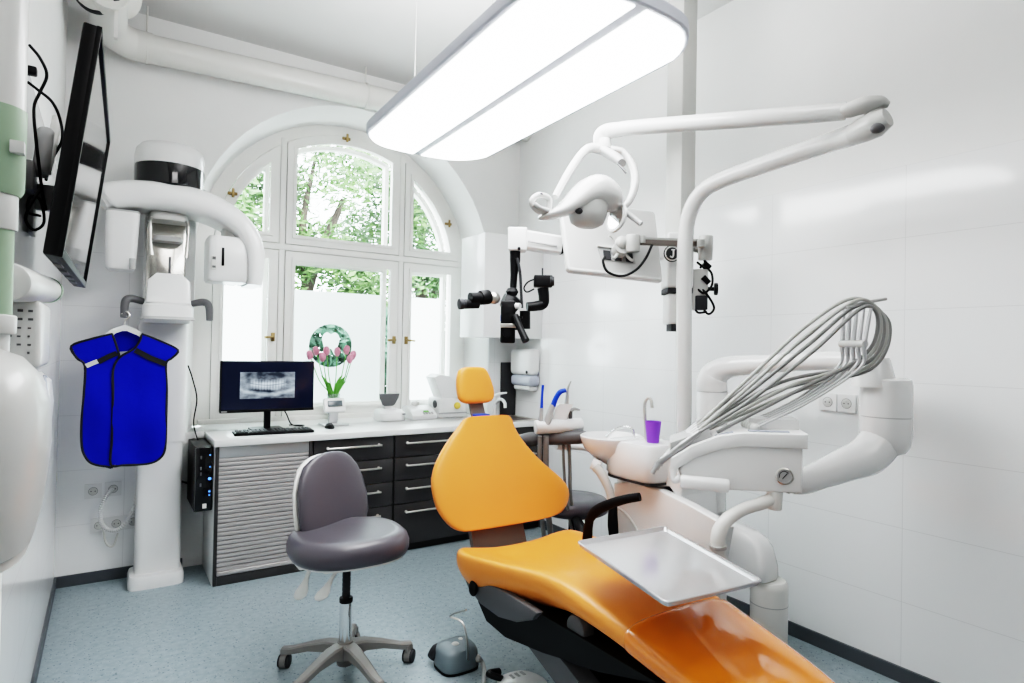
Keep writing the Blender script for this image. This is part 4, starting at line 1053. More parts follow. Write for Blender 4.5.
# ================================================================= dental chair
CO = V((1.53, 2.25, 0)); CV = V((-.02, -1, 0)).normalized(); CU = V((1, -.02, 0)).normalized(); CN = V((0, 0, 1))
def cp(s, l, z): return CO + CV*s + CU*l + CN*z
dc = thing('dental_chair', 'orange dental treatment chair with reclined backrest and long leg rest', 'dental chair', cp(.6, 0, 0))
secs = [(-.055, .17, .44, .06, .02), (-.046, .235, .462, .11, .045), (-.022, .296, .470, .165, .080), (.03, .316, .463, .195, .104), (.10, .316, .458, .192, .110), (.20, .300, .468, .160, .105), (.33, .272, .497, .160, .082), (.46, .254, .530, .155, .066), (.56, .245, .552, .15, .048),
        (.66, .240, .560, .14, .030), (.78, .236, .553, .125, .016), (.92, .230, .534, .11, .008), (1.06, .222, .509, .10, .004), (1.20, .212, .482, .09, 0), (1.30, .200, .460, .085, 0), (1.36, .180, .444, .078, 0), (1.385, .158, .430, .055, 0), (1.392, .125, .418, .02, 0)]
mk('seat_cushion', B().pad(secs, CO, CU, CV, CN, 2.8, 48), 'orange', dc, sub=1, ang=70)
fc = [(s, h + .006, z + .006, t + .012, r) for s, h, z, t, r in secs if s >= 1.0]
fc = [(.925, .234, .539, .120, .008), (.93, .2355, .5395, .121, .008), (.96, .2345, .5335, .119, .007)] + fc
mk('foot_cover', B().pad(fc, CO, CU, CV, CN, 2.85, 48), 'orange_clear', dc, sub=1, ang=70)
# grey side crescents and black grommet
for s_ in (-1, 1):
    poly = [(-.005, .43), (-.012, .39), (.04, .345), (.14, .318), (.28, .318), (.40, .345), (.50, .39), (.54, .43), (.36, .43), (.2, .42)]
    o = cp(0, s_*.266, 0)
    b = B().prism(poly, o, CV, CN, .03*s_, .006)
    mk('side_cover', b, 'mgrey', dc)
b = B().ball(cp(.115, -.284, .376), .028, (.6, .8, 1.15), 16); mk('hinge_grommet', b, 'black', dc)
mk('side_knob', B().cyl(cp(.66, -.15, .405), cp(.66, -.20, .405), .05, bev=.012), 'mgrey', dc)
def ubox(s0, s1, l, z0, z1): return [cp(s0, -l, z0), cp(s0, l, z0), cp(s1, l, z0), cp(s1, -l, z0)], [cp(s0, -l, z1), cp(s0, l, z1), cp(s1, l, z1), cp(s1, -l, z1)]
b = B()
b.loft([[cp(.07, -.24, .40), cp(.07, .24, .40), cp(1.05, .19, .40), cp(1.05, -.19, .40)], [cp(.08, -.24, .30), cp(.08, .24, .30), cp(1.0, .17, .38), cp(1.0, -.17, .38)], [cp(.14, -.235, .245), cp(.14, .235, .245), cp(.75, .17, .30), cp(.75, -.17, .30)], [cp(.26, -.22, .225), cp(.26, .22, .225), cp(.55, .17, .25), cp(.55, -.17, .25)]])
mk('underframe', b, 'black', dc)
def link(l, s0, z0, s1, z1, wd, hh):
    a, c = cp(s0, l, z0), cp(s1, l, z1); d = (c-a).normalized(); up = d.cross(CU).normalized()
    return B().loft([[p + CU*wd + up*hh, p - CU*wd + up*hh, p - CU*wd - up*hh, p + CU*wd - up*hh] for p in (a, lerp(a, c, .3), lerp(a, c, .7), c)])
mk('lift_arm', link(-.15, .30, .30, 1.02, .07, .035, .05), 'mgrey', dc)
mk('lift_arm', link(.15, .30, .30, 1.02, .07, .035, .05), 'mgrey', dc)
mk('lift_cover', link(.0, .22, .27, .95, .06, .11, .06), 'black', dc)
b = B().loft([[cp(.55, -.2, z), cp(.55, .2, z), cp(1.15, .2, z), cp(1.28, .12, z), cp(1.28, -.12, z), cp(1.15, -.2, z)] for z in (0, .04)])
b.loft([[cp(.75, -.16, z), cp(.75, .16, z), cp(1.15, .16, z), cp(1.15, -.16, z)] for z in (.04, .09)])
mk('base_plate', b, 'dgrey', dc)
# backrest
ZB = [(.535, .0, .20, .03), (.545, .045, .27, .055), (.56, .048, .305, .07), (.60, .055, .345, .08), (.65, .05, .367, .085), (.70, .033, .357, .085), (.77, -.015, .312, .085), (.84, -.032, .257, .08), (.91, -.03, .202, .075), (.96, -.015, .160, .07), (.995, 0, .142, .065), (1.012, 0, .125, .05), (1.017, 0, .09, .02)]
BV = V((0, .33, .944)).normalized(); BN = V((0, -.944, .33)).normalized()
bo = V((1.52, 2.335, .53))
secs = [((z-.53)/.944, hw, 0, th, .012, sh) for z, sh, hw, th in ZB]
mk('backrest', B().pad(secs, bo, (1, 0, 0), BV, BN, 3.0, 48), 'orange', dc, sub=1, ang=70)
mk('back_plate', B().loft([[(1.375, 2.37 + .10*t, z), (1.655, 2.37 + .10*t, z), (1.655, 2.40 + .10*t, z), (1.375, 2.40 + .10*t, z)] for t, z in ((-.4, .36), (1, .70))]), 'stem', dc)
mk('back_frame', B().pad([((z-.53)/.944, hw*.8, -.07, .04, .0, sh) for z, sh, hw, th in ZB[1:-1]], bo, (1, 0, 0), BV, BN, 3), 'dgrey', dc)
# headrest
hs = [(0, .055, -.01, .03, .0), (.008, .085, 0, .05, .008), (.03, .100, 0, .065, .014), (.07, .102, 0, .07, .014), (.12, .093, 0, .068, .010, -.004), (.155, .082, 0, .06, .006, -.006), (.172, .068, 0, .045, 0, -.006), (.178, .045, -.008, .02, 0, -.006)]
ho = V((1.495, 2.555, 1.072))
mk('headrest', B().pad(hs, ho, (1, 0, 0), (0, .2, .98), (0, -.98, .2), 2.8, 40), 'orange', dc, sub=1, ang=70)
mk('headrest_stem', B().loft([[(1.50 + .038*a + dx, y + q, z) for a, q in ((-1, -.006), (1, -.006), (1, .006), (-1, .006))] for dx, y, z in ((.012, 2.535, .93), (.008, 2.585, 1.02), (-.004, 2.62, 1.14))]), 'stem', dc)
mk('stem_sleeve', B().box((1.475, 2.545, 1.0), (1.555, 2.595, 1.018), .004), 'blue_plastic', dc)

# ================================================================= instrument tray
tr = thing('instrument_tray', 'shiny metal instrument tray held above the orange seat', 'tray', (1.43, 1.31, .69))
TZ0 = .69
q = [V((1.328, 1.601, 0.69)), V((1.72, 1.575, 0.69)), V((1.56, 1.065, 0.69)), V((1.207, 1.094, 0.69))]
cen = sum(q, V())/4
def shrink(k): return [cen + (p-cen)*k for p in q]
def roundq(pts, r=.02, n=4):
    out = []
    for i in range(4):
        p0, p1, p2 = pts[i-1], pts[i], pts[(i+1) % 4]
        a = p1 + (p0-p1).normalized()*r; c = p1 + (p2-p1).normalized()*r
        for k in range(n+1):
            t = k/n; out.append((a*(1-t)**2 + p1*2*t*(1-t) + c*t*t))
    return out
oz = lambda pts, dz: [p + V((0, 0, dz)) for p in pts]
b = B().loft([oz(roundq(shrink(.93)), -.012), oz(roundq(shrink(.99)), -.008), oz(roundq(q), .004), oz(roundq(shrink(.985)), .006), oz(roundq(shrink(.955)), -.004), oz(roundq(shrink(.95)), -.005)])
mk('tray', b, 'bezel', tr, ang=30)
mk('rim', B().tube(oz(roundq(q), .004), .004, n=8, closed=True, k=1), 'bezel', tr)
mk('post', B().cyl((1.69, 1.316, 0.636), (1.688, 1.316, 0.731), .022), 'greywhite', tr)
mk('swing_arm', B().tube([(1.688, 1.316, 0.701), (1.69, 1.315, 0.744), (1.72, 1.307, 0.784), (1.778, 1.292, 0.813), (1.854, 1.278, 0.827), (1.908, 1.266, 0.84)], [.023, .025, .022, .020, .021, .022], n=16), 'offwhite', tr)
mk('arm_collar', B().cyl((1.912, 1.264, 0.806), (1.913, 1.262, 0.874), .026, bev=.004), 'offwhite', tr)
mk('ring', B().cyl(V((1.689, 1.316, 0.698)) + V((0, 0, -.004)), V((1.688, 1.316, 0.701)) + V((0, 0, .004)), .0275), 'lgrey', tr)
mk('arm_bracket', B().tube([(1.69, 1.316, 0.642), (1.681, 1.298, 0.64), (1.629, 1.284, 0.643)], .014), 'greywhite', tr)

# ================================================================= dental unit: body, columns, arm, instrument head
du = thing('dental_unit', 'white floor standing dental unit between the orange chair and the right wall', 'dental unit', (2.25, 1.85, 0))
U0 = 2.02
def yz(p): return (V(p).y, V(p).z)
prof = [yz((2.02, 2.178, 0.707)), yz((2.02, 2.065, 0.738)), yz((2.02, 1.881, 0.734)), yz((2.02, 1.716, 0.706)), yz((2.02, 1.591, 0.678)), yz((2.02, 1.534, 0.657)), (1.565, .50), (1.56, .05), (2.05, .05), (2.13, .35)]
b = B().prism([(a, z) for a, z in prof], (U0 + .05, 0, 0), (0, 1, 0), (0, 0, 1), -.05, .012, 3)
mk('side_panel', b, 'enamel', du, ang=30)
yt = prof[0][0]
b = B().prism([(yt+.03, prof[0][1]+.012), (yt-.18, prof[0][1]+.012), (1.86, .775), (1.80, .72), (1.78, .5), (1.78, .03), (yt-.03, .03)], (U0 + .28, 0, 0), (0, 1, 0), (0, 0, 1), -.24, .02, 3)
mk('body', b, 'enamel', du, ang=30)
mk('plinth', B().box((U0+.04, 1.60, 0), (U0+.38, 2.05, .04), .005), 'lgrey', du)
mk('vent_arc', B().tube([(U0-.002, yt-.02, .60), (U0-.002, yt-.09, .585), (U0-.002, yt-.16, .53), (U0-.002, yt-.19, .46)], .006, n=8), 'greywhite', du)
mk('upper_box', B().box((2.06, 1.80, .70), (2.30, 2.0, .905), .018, 3), 'enamel', du)
mk('front_casing', B().box((2.27, 1.87, 0), (2.46, 2.0, .575), .02, 4).box((2.262, 1.86, .55), (2.468, 2.01, .58), .01, 3), 'offwhite', du)
cap_ = [(2.325, 2.445, 1.585, .365), (2.32, 2.45, 1.58, .38), (2.322, 2.448, 1.582, .43), (2.328, 2.442, 1.60, .50), (2.335, 2.436, 1.63, .528), (2.35, 2.42, 1.66, .54)]
b = B().loft([[(x, y, z + (.05*(y-1.62)/.24 if z > .42 else 0)) for x, y in rr(x0, x1, y0, 1.875 - (y0-1.585)*.3, .03, 5)] for x0, x1, y0, z in cap_])
mk('front_cap', b, 'enamel', du, ang=50)
f0 = V((2.412, 1.612, 0.271))
mk('front_column', B().lathe([(.072, 0), (.076, .02), (.077, .33), (.074, .352), (.066, .362)], (f0.x, f0.y, 0), n=40), 'offwhite', du)
mk('column_seam', B().lathe([(.0775, .26), (.0778, .262), (.0775, .264)], (f0.x, f0.y, 0), n=40, cap=False), 'lgrey', du)
# arm column and swing arm
k0 = V((2.385, 1.906, 1.111))
mk('arm_column', B().cyl((k0.x, k0.y, .6), (k0.x, k0.y, V((2.384, 1.906, 1.154)).z), .070, n=40, bev=.003), 'enamel', du)
b = B()
ap_ = [V((2.384, 1.906, 1.154)), V((2.383, 1.906, 1.201)), V((2.39, 1.889, 1.239)), V((2.402, 1.821, 1.27)), V((2.438, 1.665, 1.288)), V((2.477, 1.436, 1.308)), V((2.5, 1.277, 1.312)), V((2.515, 1.231, 1.306))]
b.tube(ap_, [.070, .070, .064, .050, .040, .038, .042, .05], n=28)
mk('swing_arm', b, 'enamel', du, ang=60)
mk('arm_seam', B().cyl((k0.x, k0.y, V((2.384, 1.906, 1.154)).z-.004), (k0.x, k0.y, V((2.384, 1.906, 1.154)).z), .0712, n=40), 'lgrey', du)
j = V((2.488, 1.18, 1.166)); jt = V((2.458, 1.233, 1.286))
mk('joint_cone', B().lathe([(.05, .10), (.055, .09), (.078, 0), (.08, -.01)], (j.x-.03, j.y+.03, j.z+.06), n=36), 'enamel', du)
mk('joint', B().lathe([(.07, .085), (.084, .078), (.088, .06), (.089, -.055), (.089, -.06)], j, n=40), 'enamel', du)
b = B().lathe([(.089, .0), (.089, -.07), (.083, -.11), (.066, -.135), (.03, -.148), (0, -.15)], j + V((0, 0, -.062)), n=40)
b.tube([j + V((0, 0, -.13)), V((2.414, 1.207, 0.958)), V((2.322, 1.244, 0.923)), V((2.215, 1.279, 0.889)), V((2.135, 1.308, 0.866)), V((2.064, 1.342, 0.881))], [.075, .072, .062, .050, .045, .04], n=24)
mk('lower_arm', b, 'enamel', du, ang=60)
mk('joint_seam', B().cyl(j + V((0, 0, -.064)), j + V((0, 0, -.060)), .0895, n=40), 'lgrey', du)

# instrument head
HA = V((-.68, .733, 0)).normalized(); HW = V((.733, .68, 0)).normalized()
ho2 = V((1.946, 1.181, 0.87))
ih = thing('instrument_console', 'white instrument console with pressure gauge above the metal tray', 'instrument console', ho2 + HA*.2 + HW*.11)
poly = [(0, 0), (.20, -.004), (.335, -.008), (.385, .01), (.40, .05), (.385, .085), (.33, .115), (.25, .145), (.19, .155), (0, .158)]
b = B().prism(poly[::-1], ho2 + HW*.0, HA, (0, 0, 1), .21, .01, 3)
for v in b.bm.verts: pass
mk('body', b, 'enamel', ih, ang=30)
lip = [(-.012, .150), (.19, .148), (.26, .135), (.34, .103), (.40, .062), (.41, .035), (.425, .03), (.432, .06), (.425, .095), (.36, .14), (.27, .18), (.19, .195), (-.012, .20)]
b = B().prism(lip[::-1], ho2 - HW*.012, HA, (0, 0, 1), .235, .006, 2)
mk('top_cover', b, 'white', ih, ang=30)
def hp(a, w_, z): return ho2 + HA*a + HW*w_ + V((0, 0, z))
mk('touch_strip', B().loft([[hp(.04, .015, z), hp(.17, .015, z-.002), hp(.17, .045, z-.002), hp(.04, .045, z)] for z in (.199, .2025)]), 'smoke', ih)
mk('touch_strip', B().loft([[hp(.22, .015, .191+z), hp(.28, .015, .174+z), hp(.28, .04, .174+z), hp(.22, .04, .191+z)] for z in (.0, .003)]), 'smoke', ih)
mk('grip_bar', B().cyl(hp(.235, -.022, .014), hp(.395, -.022, .020), .023, n=24, bev=.006), 'white', ih)
mk('end_clip', B().tube([hp(.395, -.015, .03), hp(.415, -.01, .02), hp(.42, 0, .06)], .012, n=10), 'white', ih)
g = mk('gauge', B().lathe([(.0285, -.002), (.0285, .004), (.025, .006), (.024, .003), (.0, .003)], hp(.058, -.001, .055), -HW, n=28), 'steel', ih)
mk('dial', B().lathe([(.0235, 0), (.0235, .002), (0, .002)], hp(.058, -.003, .055), -HW, n=28), 'lgrey', g)
mk('needle', B().tube([hp(.065, -.007, .047), hp(.05, -.007, .066)], .0015, n=6).tube([hp(.075, -.0065, .05), hp(.072, -.0065, .065), hp(.06, -.0065, .073), hp(.046, -.0065, .067)], .0012, n=6), 'black', g)
mk('foot_screw', B().cyl(hp(.02, .03, -.008), hp(.02, .03, .002), .008).cyl(hp(.04, .03, -.008), hp(.04, .03, .002), .006), 'greywhite', ih)
mk('rear_block', B().loft([[hp(a, w_, z) for a, w_ in ((-.005, .10), (.16, .10), (.16, .22), (-.005, .22))] for z in (.198, .235)]), 'white', ih)
mk('holder', B().prism([(.28, .15), (.40, .10), (.43, .115), (.43, .145), (.30, .20)][::-1], ho2 + HW*.02, HA, (0, 0, 1), .18, .008), 'lgrey', ih)
b = B()
for i in range(5):
    o = hp(.145 + .004*i, .055 + i*.032, .205); b.ball(o, .017, (1, 1, 1), 16)
mk('hose_guide', b, 'greywhite', ih)

# whip arms and handpieces with their hoses
wl = ['whip arm and hose of the foremost dental handpiece', 'second dental handpiece from the front, with pale hose', 'middle dental handpiece of the row of five', 'fourth dental handpiece from the front', 'rearmost dental handpiece, hose hanging in the widest loop']
for i in range(5):
    t = thing('dental_handpiece', wl[i] + ' on the white console' , 'handpiece', hp(.42, .03 + i*.035, .1), 0, 'handpieces on the instrument console')
    w_ = .025 + i*.036
    hm = 'hose2' if i in (1, 3) else 'hose'
    tip = hp(.475 - i*.012, w_-.01, .065 + i*.008); tail = hp(.33, w_, .185 + i*.004)
    d = (tail - tip)
    mk('handpiece', B().tube([tip, tip + d*.12, tip + d*.3, tip + d*.62, tail], [.009, .012, .0105, .013, .010], n=14), 'instr', t)
    mk('tip', B().tube([tip + d*.1, tip + V((0, 0, -.004)), tip - d*.10 + V((0, 0, -.02))], [.011, .010, .008], n=12), 'lgrey', t)
    k = i - 2
    top = V((2.278, 1.181, 1.525)) + HW*(.030*k) + V((0, 0, .010*((i*3) % 5 - 2)))
    turn = V((2.368, 1.147, 1.458)) + HW*(.028*k) + HA*(-.018*k - .012) + V((0, 0, 0))
    low = V((2.31, 1.162, 1.333)) + HW*(.02*k) + HA*(-.012*k) + V((0, 0, -.012*i))
    ret = lerp(low, hp(.26 + .02*((i*2) % 5), .06 + i*.03, .22), .5) + V((0, 0, -.016 + .012*((i*2) % 5)))
    path = [tail, lerp(tail, top, .33) + V((0, 0, .012*((i*3) % 5 - 2))), lerp(tail, top, .7) + V((0, 0, .012 + .016*((i*3) % 5 - 2))), top, turn, low, ret, hp(.27 + .018*((i*2) % 5), .055 + i*.032, .185)]
    mk('hose', B().tube(path, .0068, n=10, k=10), hm, t)
    wbase = hp(.10, .055 + i*.032, .205)
    wp = lambda p, q=.012: V(p) + HW*(.022*k) + HA*(q*k)
    mk('whip_arm', B().tube([hp(.145 + .004*i, .055 + i*.032, .205), lerp(hp(.10, .06 + i*.032, .22), wp((2.239, 1.186, 1.289)), .45) + V((0, 0, -.008)), wp((2.236, 1.188, 1.292)), wp((2.246, 1.18, 1.372)), wp((2.266, 1.177, 1.506), .016) + V((0, 0, -.004))], [.0045, .0045, .005, .009, .005], n=10), 'alu', t)
mk('whip_yoke', B().tube([V((2.246, 1.18, 1.375)) - HW*.05 - HA*.026, V((2.246, 1.18, 1.375)), V((2.246, 1.18, 1.375)) + HW*.05 + HA*.026], .014), 'greywhite', ih)
mk('top_rail', B().tube([V((2.202, 1.183, 1.503)), V((2.28, 1.167, 1.524)), V((2.405, 1.145, 1.545))], .006, n=8), 'lgrey', ih)

# cuspidor
cu = thing('cuspidor', 'white spittoon basin with spouts on the dental unit', 'basin', V((2.031, 2.143, 0.774)))
bc0 = V((2.03, 2.202, 0.926)); R = []
def bring(k, z, sx=0): return [(bc0.x + sx + .150*k*math.cos(2*PI*i/44), bc0.y + .150*k*math.sin(2*PI*i/44), z) for i in range(44)]
z0 = bc0.z
b = B().loft([bring(.30, z0-.155, .07), bring(.50, z0-.14, .06), bring(.75, z0-.105, .035), bring(.93, z0-.06, .01), bring(1.0, z0-.015), bring(1.01, z0), bring(.97, z0+.004), bring(.92, z0-.006), bring(.8, z0-.05), bring(.5, z0-.085), bring(.05, z0-.09)])
mk('bowl', b, 'enamel', cu, ang=60)
h0 = V((2.084, 2.036, 0.857))
b = B().loft([ring2(h0.x, h0.y, .125, .15, z0-.165, 4), ring2(h0.x, h0.y, .135, .16, z0-.15, 4), ring2(h0.x, h0.y, .135, .16, z0-.02, 4), ring2(h0.x, h0.y, .125, .15, z0-.004, 4), ring2(h0.x, h0.y, .10, .12, z0, 4)])
mk('housing', b, 'enamel', cu, ang=45)
mk('seam', B().loft([ring2(h0.x, h0.y, .13, .155, z0-.175, 4), ring2(h0.x, h0.y, .13, .155, z0-.165, 4)]), 'dgrey', cu)
mk('bowl_spout', B().tube([(2.054, 2.078, 0.931), (2.049, 2.081, 0.968), (2.033, 2.103, 0.981), (2.011, 2.154, 0.966), (1.986, 2.195, 0.925)], .0065, n=10), 'chrome', cu)
mk('cup_spout', B().tube([(2.086, 2.033, 0.926), (2.079, 2.036, 1.041), (2.078, 2.036, 1.096), (2.082, 2.021, 1.12), (2.086, 2.007, 1.112), (2.084, 1.997, 1.077)], .007, n=10), 'steel', cu)
cp0 = V((2.053, 1.959, 0.947))
cb_ = B().lathe([(0, .003), (.025, 0), (.027, .002), (.036, .095), (.0345, .095), (.0255, .005), (0, .006)], (cp0.x, cp0.y, z0+.001), n=32)
solo('drinking_cup', cb_, 'purple', 'purple plastic cup under the spout of the white basin', 'cup')

# assistant's suction holder
sh = thing('suction_holder', 'white horizontal holder bar with suction hoses beside the orange backrest', 'holder', V((1.951, 2.505, 0.933)))
mk('bar', B().cyl((1.832, 2.559, 0.938), (2.071, 2.474, 0.946), .036, n=28, bev=.008), 'white', sh)
mk('back_bracket', B().loft([[V(a) + V((0, q_, 0)) for q_ in (0, .03)] + [V(c) + V((0, q_, 0)) for q_ in (.03, 0)] for a, c in (((1.916, 2.527, 0.968), (1.976, 2.488, 0.97)), ((1.932, 2.516, 1.035), (1.996, 2.474, 1.037)), ((1.948, 2.505, 1.056), (2.008, 2.465, 1.057)))]), 'white', sh)
mk('drop_link', B().cyl((1.972, 2.539, 0.907), (1.973, 2.539, 0.84), .022).box(V((2.003, 2.544, 0.832)) + V((-.03, -.03, -.02)), V((2.003, 2.544, 0.832)) + V((.03, .03, .02)), .006), 'white', sh)
mk('support_arm', B().tube([(1.973, 2.564, 0.831), (2.081, 2.54, 0.821), (2.183, 2.522, 0.801), (2.253, 2.488, 0.768)], .024, n=14, flat=.6), 'white', sh)
sl = ['thin suction wand with blue tip, standing leftmost in the holder', 'thick suction tube with curved blue end in the holder', 'metal syringe behind the white bracket of the holder', 'small metal curing tip at the right end of the holder']
def wand(i, pts, rs, m, hose, hr, cap=None):
    t = thing('suction_wand', sl[i], 'dental instrument', pts[-1], 0, 'instruments in the suction holder')
    mk('wand', B().tube(pts, rs, n=12), m, t)
    if cap: mk('grip', B().tube(cap[0], cap[1], n=12), cap[2], t)
    mk('hose', B().tube(hose, hr, n=10), 'hose', t)
wand(0, [(1.858, 2.541, 1.015), (1.859, 2.54, 1.087), (1.861, 2.537, 1.153)], [0.0090, 0.0067, 0.0067], 'blue_plastic', [(1.854, 2.545, 0.893), (1.868, 2.562, 0.716), (1.903, 2.591, 0.5), (1.948, 2.611, 0.306)], .012, ([(1.853, 2.545, 0.954), (1.856, 2.542, 0.995), (1.858, 2.541, 1.036)], [0.0157, 0.0112, 0.0090], 'lgrey'))
wand(1, [(1.912, 2.517, 1.046), (1.924, 2.508, 1.087), (1.941, 2.497, 1.118), (1.966, 2.48, 1.129)], [0.0146, 0.0134, 0.0134, 0.0112], 'blue_plastic', [(1.88, 2.528, 0.894), (1.896, 2.544, 0.716), (1.933, 2.571, 0.501), (1.979, 2.591, 0.307)], .016, ([(1.883, 2.525, 0.95), (1.893, 2.524, 0.995), (1.912, 2.517, 1.051)], [0.0202, 0.0179, 0.0146], 'lgrey'))
wand(2, [(1.987, 2.504, 1.034), (1.99, 2.501, 1.086), (1.993, 2.498, 1.138), (2.005, 2.49, 1.174)], [0.0134, 0.0112, 0.0067, 0.0034], 'steel', [(1.978, 2.512, 0.869), (1.998, 2.525, 0.71), (2.032, 2.529, 0.498), (2.088, 2.543, 0.329)], .008, ([(1.989, 2.504, 0.957), (1.987, 2.504, 1.024), (1.989, 2.502, 1.06)], [0.0134, 0.0146, 0.0123], 'alu'))
wand(3, [(2.011, 2.5, 1.013), (2.028, 2.489, 1.029), (2.054, 2.472, 1.024)], [0.0101, 0.0090, 0.0045], 'lgrey', [(2.01, 2.503, 0.868), (2.03, 2.516, 0.709), (2.051, 2.528, 0.548), (2.11, 2.528, 0.33)], .010, ([(2.012, 2.5, 0.951), (2.011, 2.5, 0.992), (2.013, 2.499, 1.018)], [0.0123, 0.0134, 0.0112], 'mgrey'))

# ================================================================= operating lamp on its pole
ol = thing('operating_lamp', 'white dental operating lamp on a tall bent pole and folding arm', 'operating lamp', V((2.201, 1.91, 0.912)))
pz = V((2.202, 1.91, 0.889)); 
mk('pole', B().tube([(2.2, 1.911, 0.903), (2.197, 1.91, 1.117), (2.187, 1.91, 1.571), (2.185, 1.908, 1.821), (2.182, 1.884, 1.953), (2.177, 1.815, 2.038), (2.178, 1.705, 2.072), (2.163, 1.512, 2.083), (2.112, 1.234, 2.08), (2.042, 1.065, 2.064)], [.034, .034, .034, .034, .034, .034, .034, .034, .034, .036], n=24, k=8), 'lampwhite', ol, ang=60)
mk('arm_tip', B().tube([(2.044, 1.076, 2.064), (2.028, 1.032, 2.065), (2.019, 0.997, 2.068), (2.018, 0.961, 2.079)], [.037, .041, .042, .030], n=24), 'pgrey', ol, ang=60)
tipd = V((2.008, 0.98, 2.064))
u_, v_ = V((.80, -.60, 0)), V((0, 0, 1))
b = B().ball((2.001, 0.979, 2.049), .032, (1, 1, 1), 20); 
mk('tip_cap', B().ball(V((2.008, 0.98, 2.055)) , .036, (1.0, .55, .55), 20, Matrix.Rotation(math.radians(-20), 3, 'Z') @ Matrix.Rotation(math.radians(-32), 3, 'Y')), 'mgrey', ol)
mk('knuckle', B().cyl((2.034, 1.011, 2.085), (2.033, 1.011, 2.127), .028, bev=.004), 'pgrey', ol)
mk('arm_head', B().tube([(1.996, 1.107, 2.132), (1.999, 1.069, 2.131), (2.006, 1.022, 2.134), (2.028, 0.99, 2.135), (2.041, 0.969, 2.125)], [.022, .032, .034, .028, .012], n=20, flat=.75), 'pgrey', ol, ang=60)
mk('upper_arm', B().tube([(1.693, 1.867, 2.23), (1.731, 1.746, 2.215), (1.845, 1.457, 2.177), (1.947, 1.21, 2.146), (2.003, 1.084, 2.133)], [.028, .029, .030, .030, .029], n=22), 'lampwhite', ol, ang=60)
mk('arm_line', B().tube([V((1.716, 1.732, 2.222)), V((1.828, 1.444, 2.184)), V((1.929, 1.199, 2.152))], .0025, n=6), 'lgrey', ol)
mk('elbow', B().tube([(1.713, 1.83, 2.228), (1.687, 1.895, 2.229), (1.673, 1.916, 2.207), (1.678, 1.914, 2.158)], [.029, .032, .028, .024], n=20), 'lampwhite', ol, ang=60)
mk('pivot_collar', B().cyl((1.68, 1.899, 2.2), (1.685, 1.897, 2.159), .027, bev=.004), 'lampwhite', ol)
mk('pivot_block', B().tube([(1.648, 1.898, 2.156), (1.662, 1.865, 2.134), (1.675, 1.82, 2.101), (1.675, 1.785, 2.073)], [.018, .028, .030, .022], n=16, flat=.7), 'lgrey', ol)
mk('pin', B().tube([(1.662, 1.794, 2.069), (1.661, 1.77, 2.047), (1.668, 1.754, 2.025)], .004, n=8), 'mgrey', ol)
mk('yoke', B().tube([(1.665, 1.887, 2.148), (1.594, 1.885, 2.142), (1.53, 1.868, 2.094), (1.455, 1.847, 2.006), (1.374, 1.818, 1.9)], [.020, .018, .015, .014, .012], n=16), 'lampwhite', ol, ang=60)
mk('yoke', B().tube([(1.688, 1.871, 2.153), (1.736, 1.84, 2.138), (1.754, 1.805, 2.072), (1.741, 1.779, 1.999), (1.704, 1.768, 1.928), (1.648, 1.758, 1.879)], [.018, .020, .024, .024, .018, .012], n=16, flat=.7), 'lampwhite', ol, ang=60)
# lamp head
hd = []
LA = V((1.617, 1.753, 1.901)); LB = V((1.299, 1.82, 1.831)); ax_ = (LB-LA); up_ = V((0, 0, 1)); sd = ax_.normalized().cross(up_).normalized(); nu = sd.cross(ax_.normalized()).normalized()
if nu.z < 0: nu = -nu
L_ = ax_.length
for t_, wdt, zt, zb in ((-.02, .03, .03, -.02), (.0, .06, .058, -.035), (.08, .085, .088, -.035), (.2, .10, .112, -.022), (.33, .105, .112, -.010), (.45, .10, .092, -.012), (.58, .085, .052, -.022), (.72, .068, .018, -.030), (.86, .05, .002, -.030), (.96, .035, -.006, -.026), (1.0, .015, -.012, -.022)):
    o = LA + ax_*t_; ring_ = []
    for i in range(24):
        a = 2*PI*i/24; z = (zt+zb)/2 + (zt-zb)/2*math.copysign(abs(math.sin(a))**.8, math.sin(a)); ring_.append(o + sd*wdt*math.copysign(abs(math.cos(a))**.85, math.cos(a)) + nu*z)
    hd.append(ring_)
mk('lamp_housing', B().loft(hd), 'lampwhite', ol, ang=70, sub=1)
mk('handle_loop', B().tube([(1.338, 1.806, 1.844), (1.296, 1.798, 1.83), (1.26, 1.797, 1.846), (1.26, 1.797, 1.871), (1.292, 1.8, 1.891), (1.337, 1.806, 1.885)], .0105, n=10, closed=True), 'lampwhite', ol, ang=60)
mk('loop_grip', B().tube([(1.32, 1.788, 1.835), (1.276, 1.776, 1.837), (1.255, 1.783, 1.85)], .009, n=10), 'lgrey', ol)
mk('sensor_button', B().cyl((1.292, 1.794, 1.89), (1.292, 1.794, 1.897), .007), 'mgrey', ol)
lc = V((1.489, 1.766, 1.877))
mk('reflector', B().lathe([(.070, .03), (.074, 0), (.072, -.04), (.062, -.068), (.04, -.082), (0, -.085)], lc, (.05, .0, 1), n=32), 'pgrey', ol, ang=60)
mk('lens', B().ball((1.42, 1.734, 1.839), .014, (1, 1, .8), 16), 'dgrey', ol)
mc = V((1.608, 1.736, 1.839))
mk('side_shield', B().lathe([(0, -.006), (.055, -.006), (.058, 0), (.055, .006), (0, .006)], mc, (-.95, .12, .22), n=28), 'lampwhite', ol)
mk('mirror_face', B().lathe([(0, .0065), (.045, .0065), (.045, .008), (0, .008)], mc, (-.95, .12, .22), n=28), 'mirror', ol)
mk('side_handle', B().tube([(1.637, 1.741, 1.874), (1.663, 1.712, 1.846), (1.678, 1.679, 1.816)], [.010, .011, .010], n=12), 'lgrey', ol)

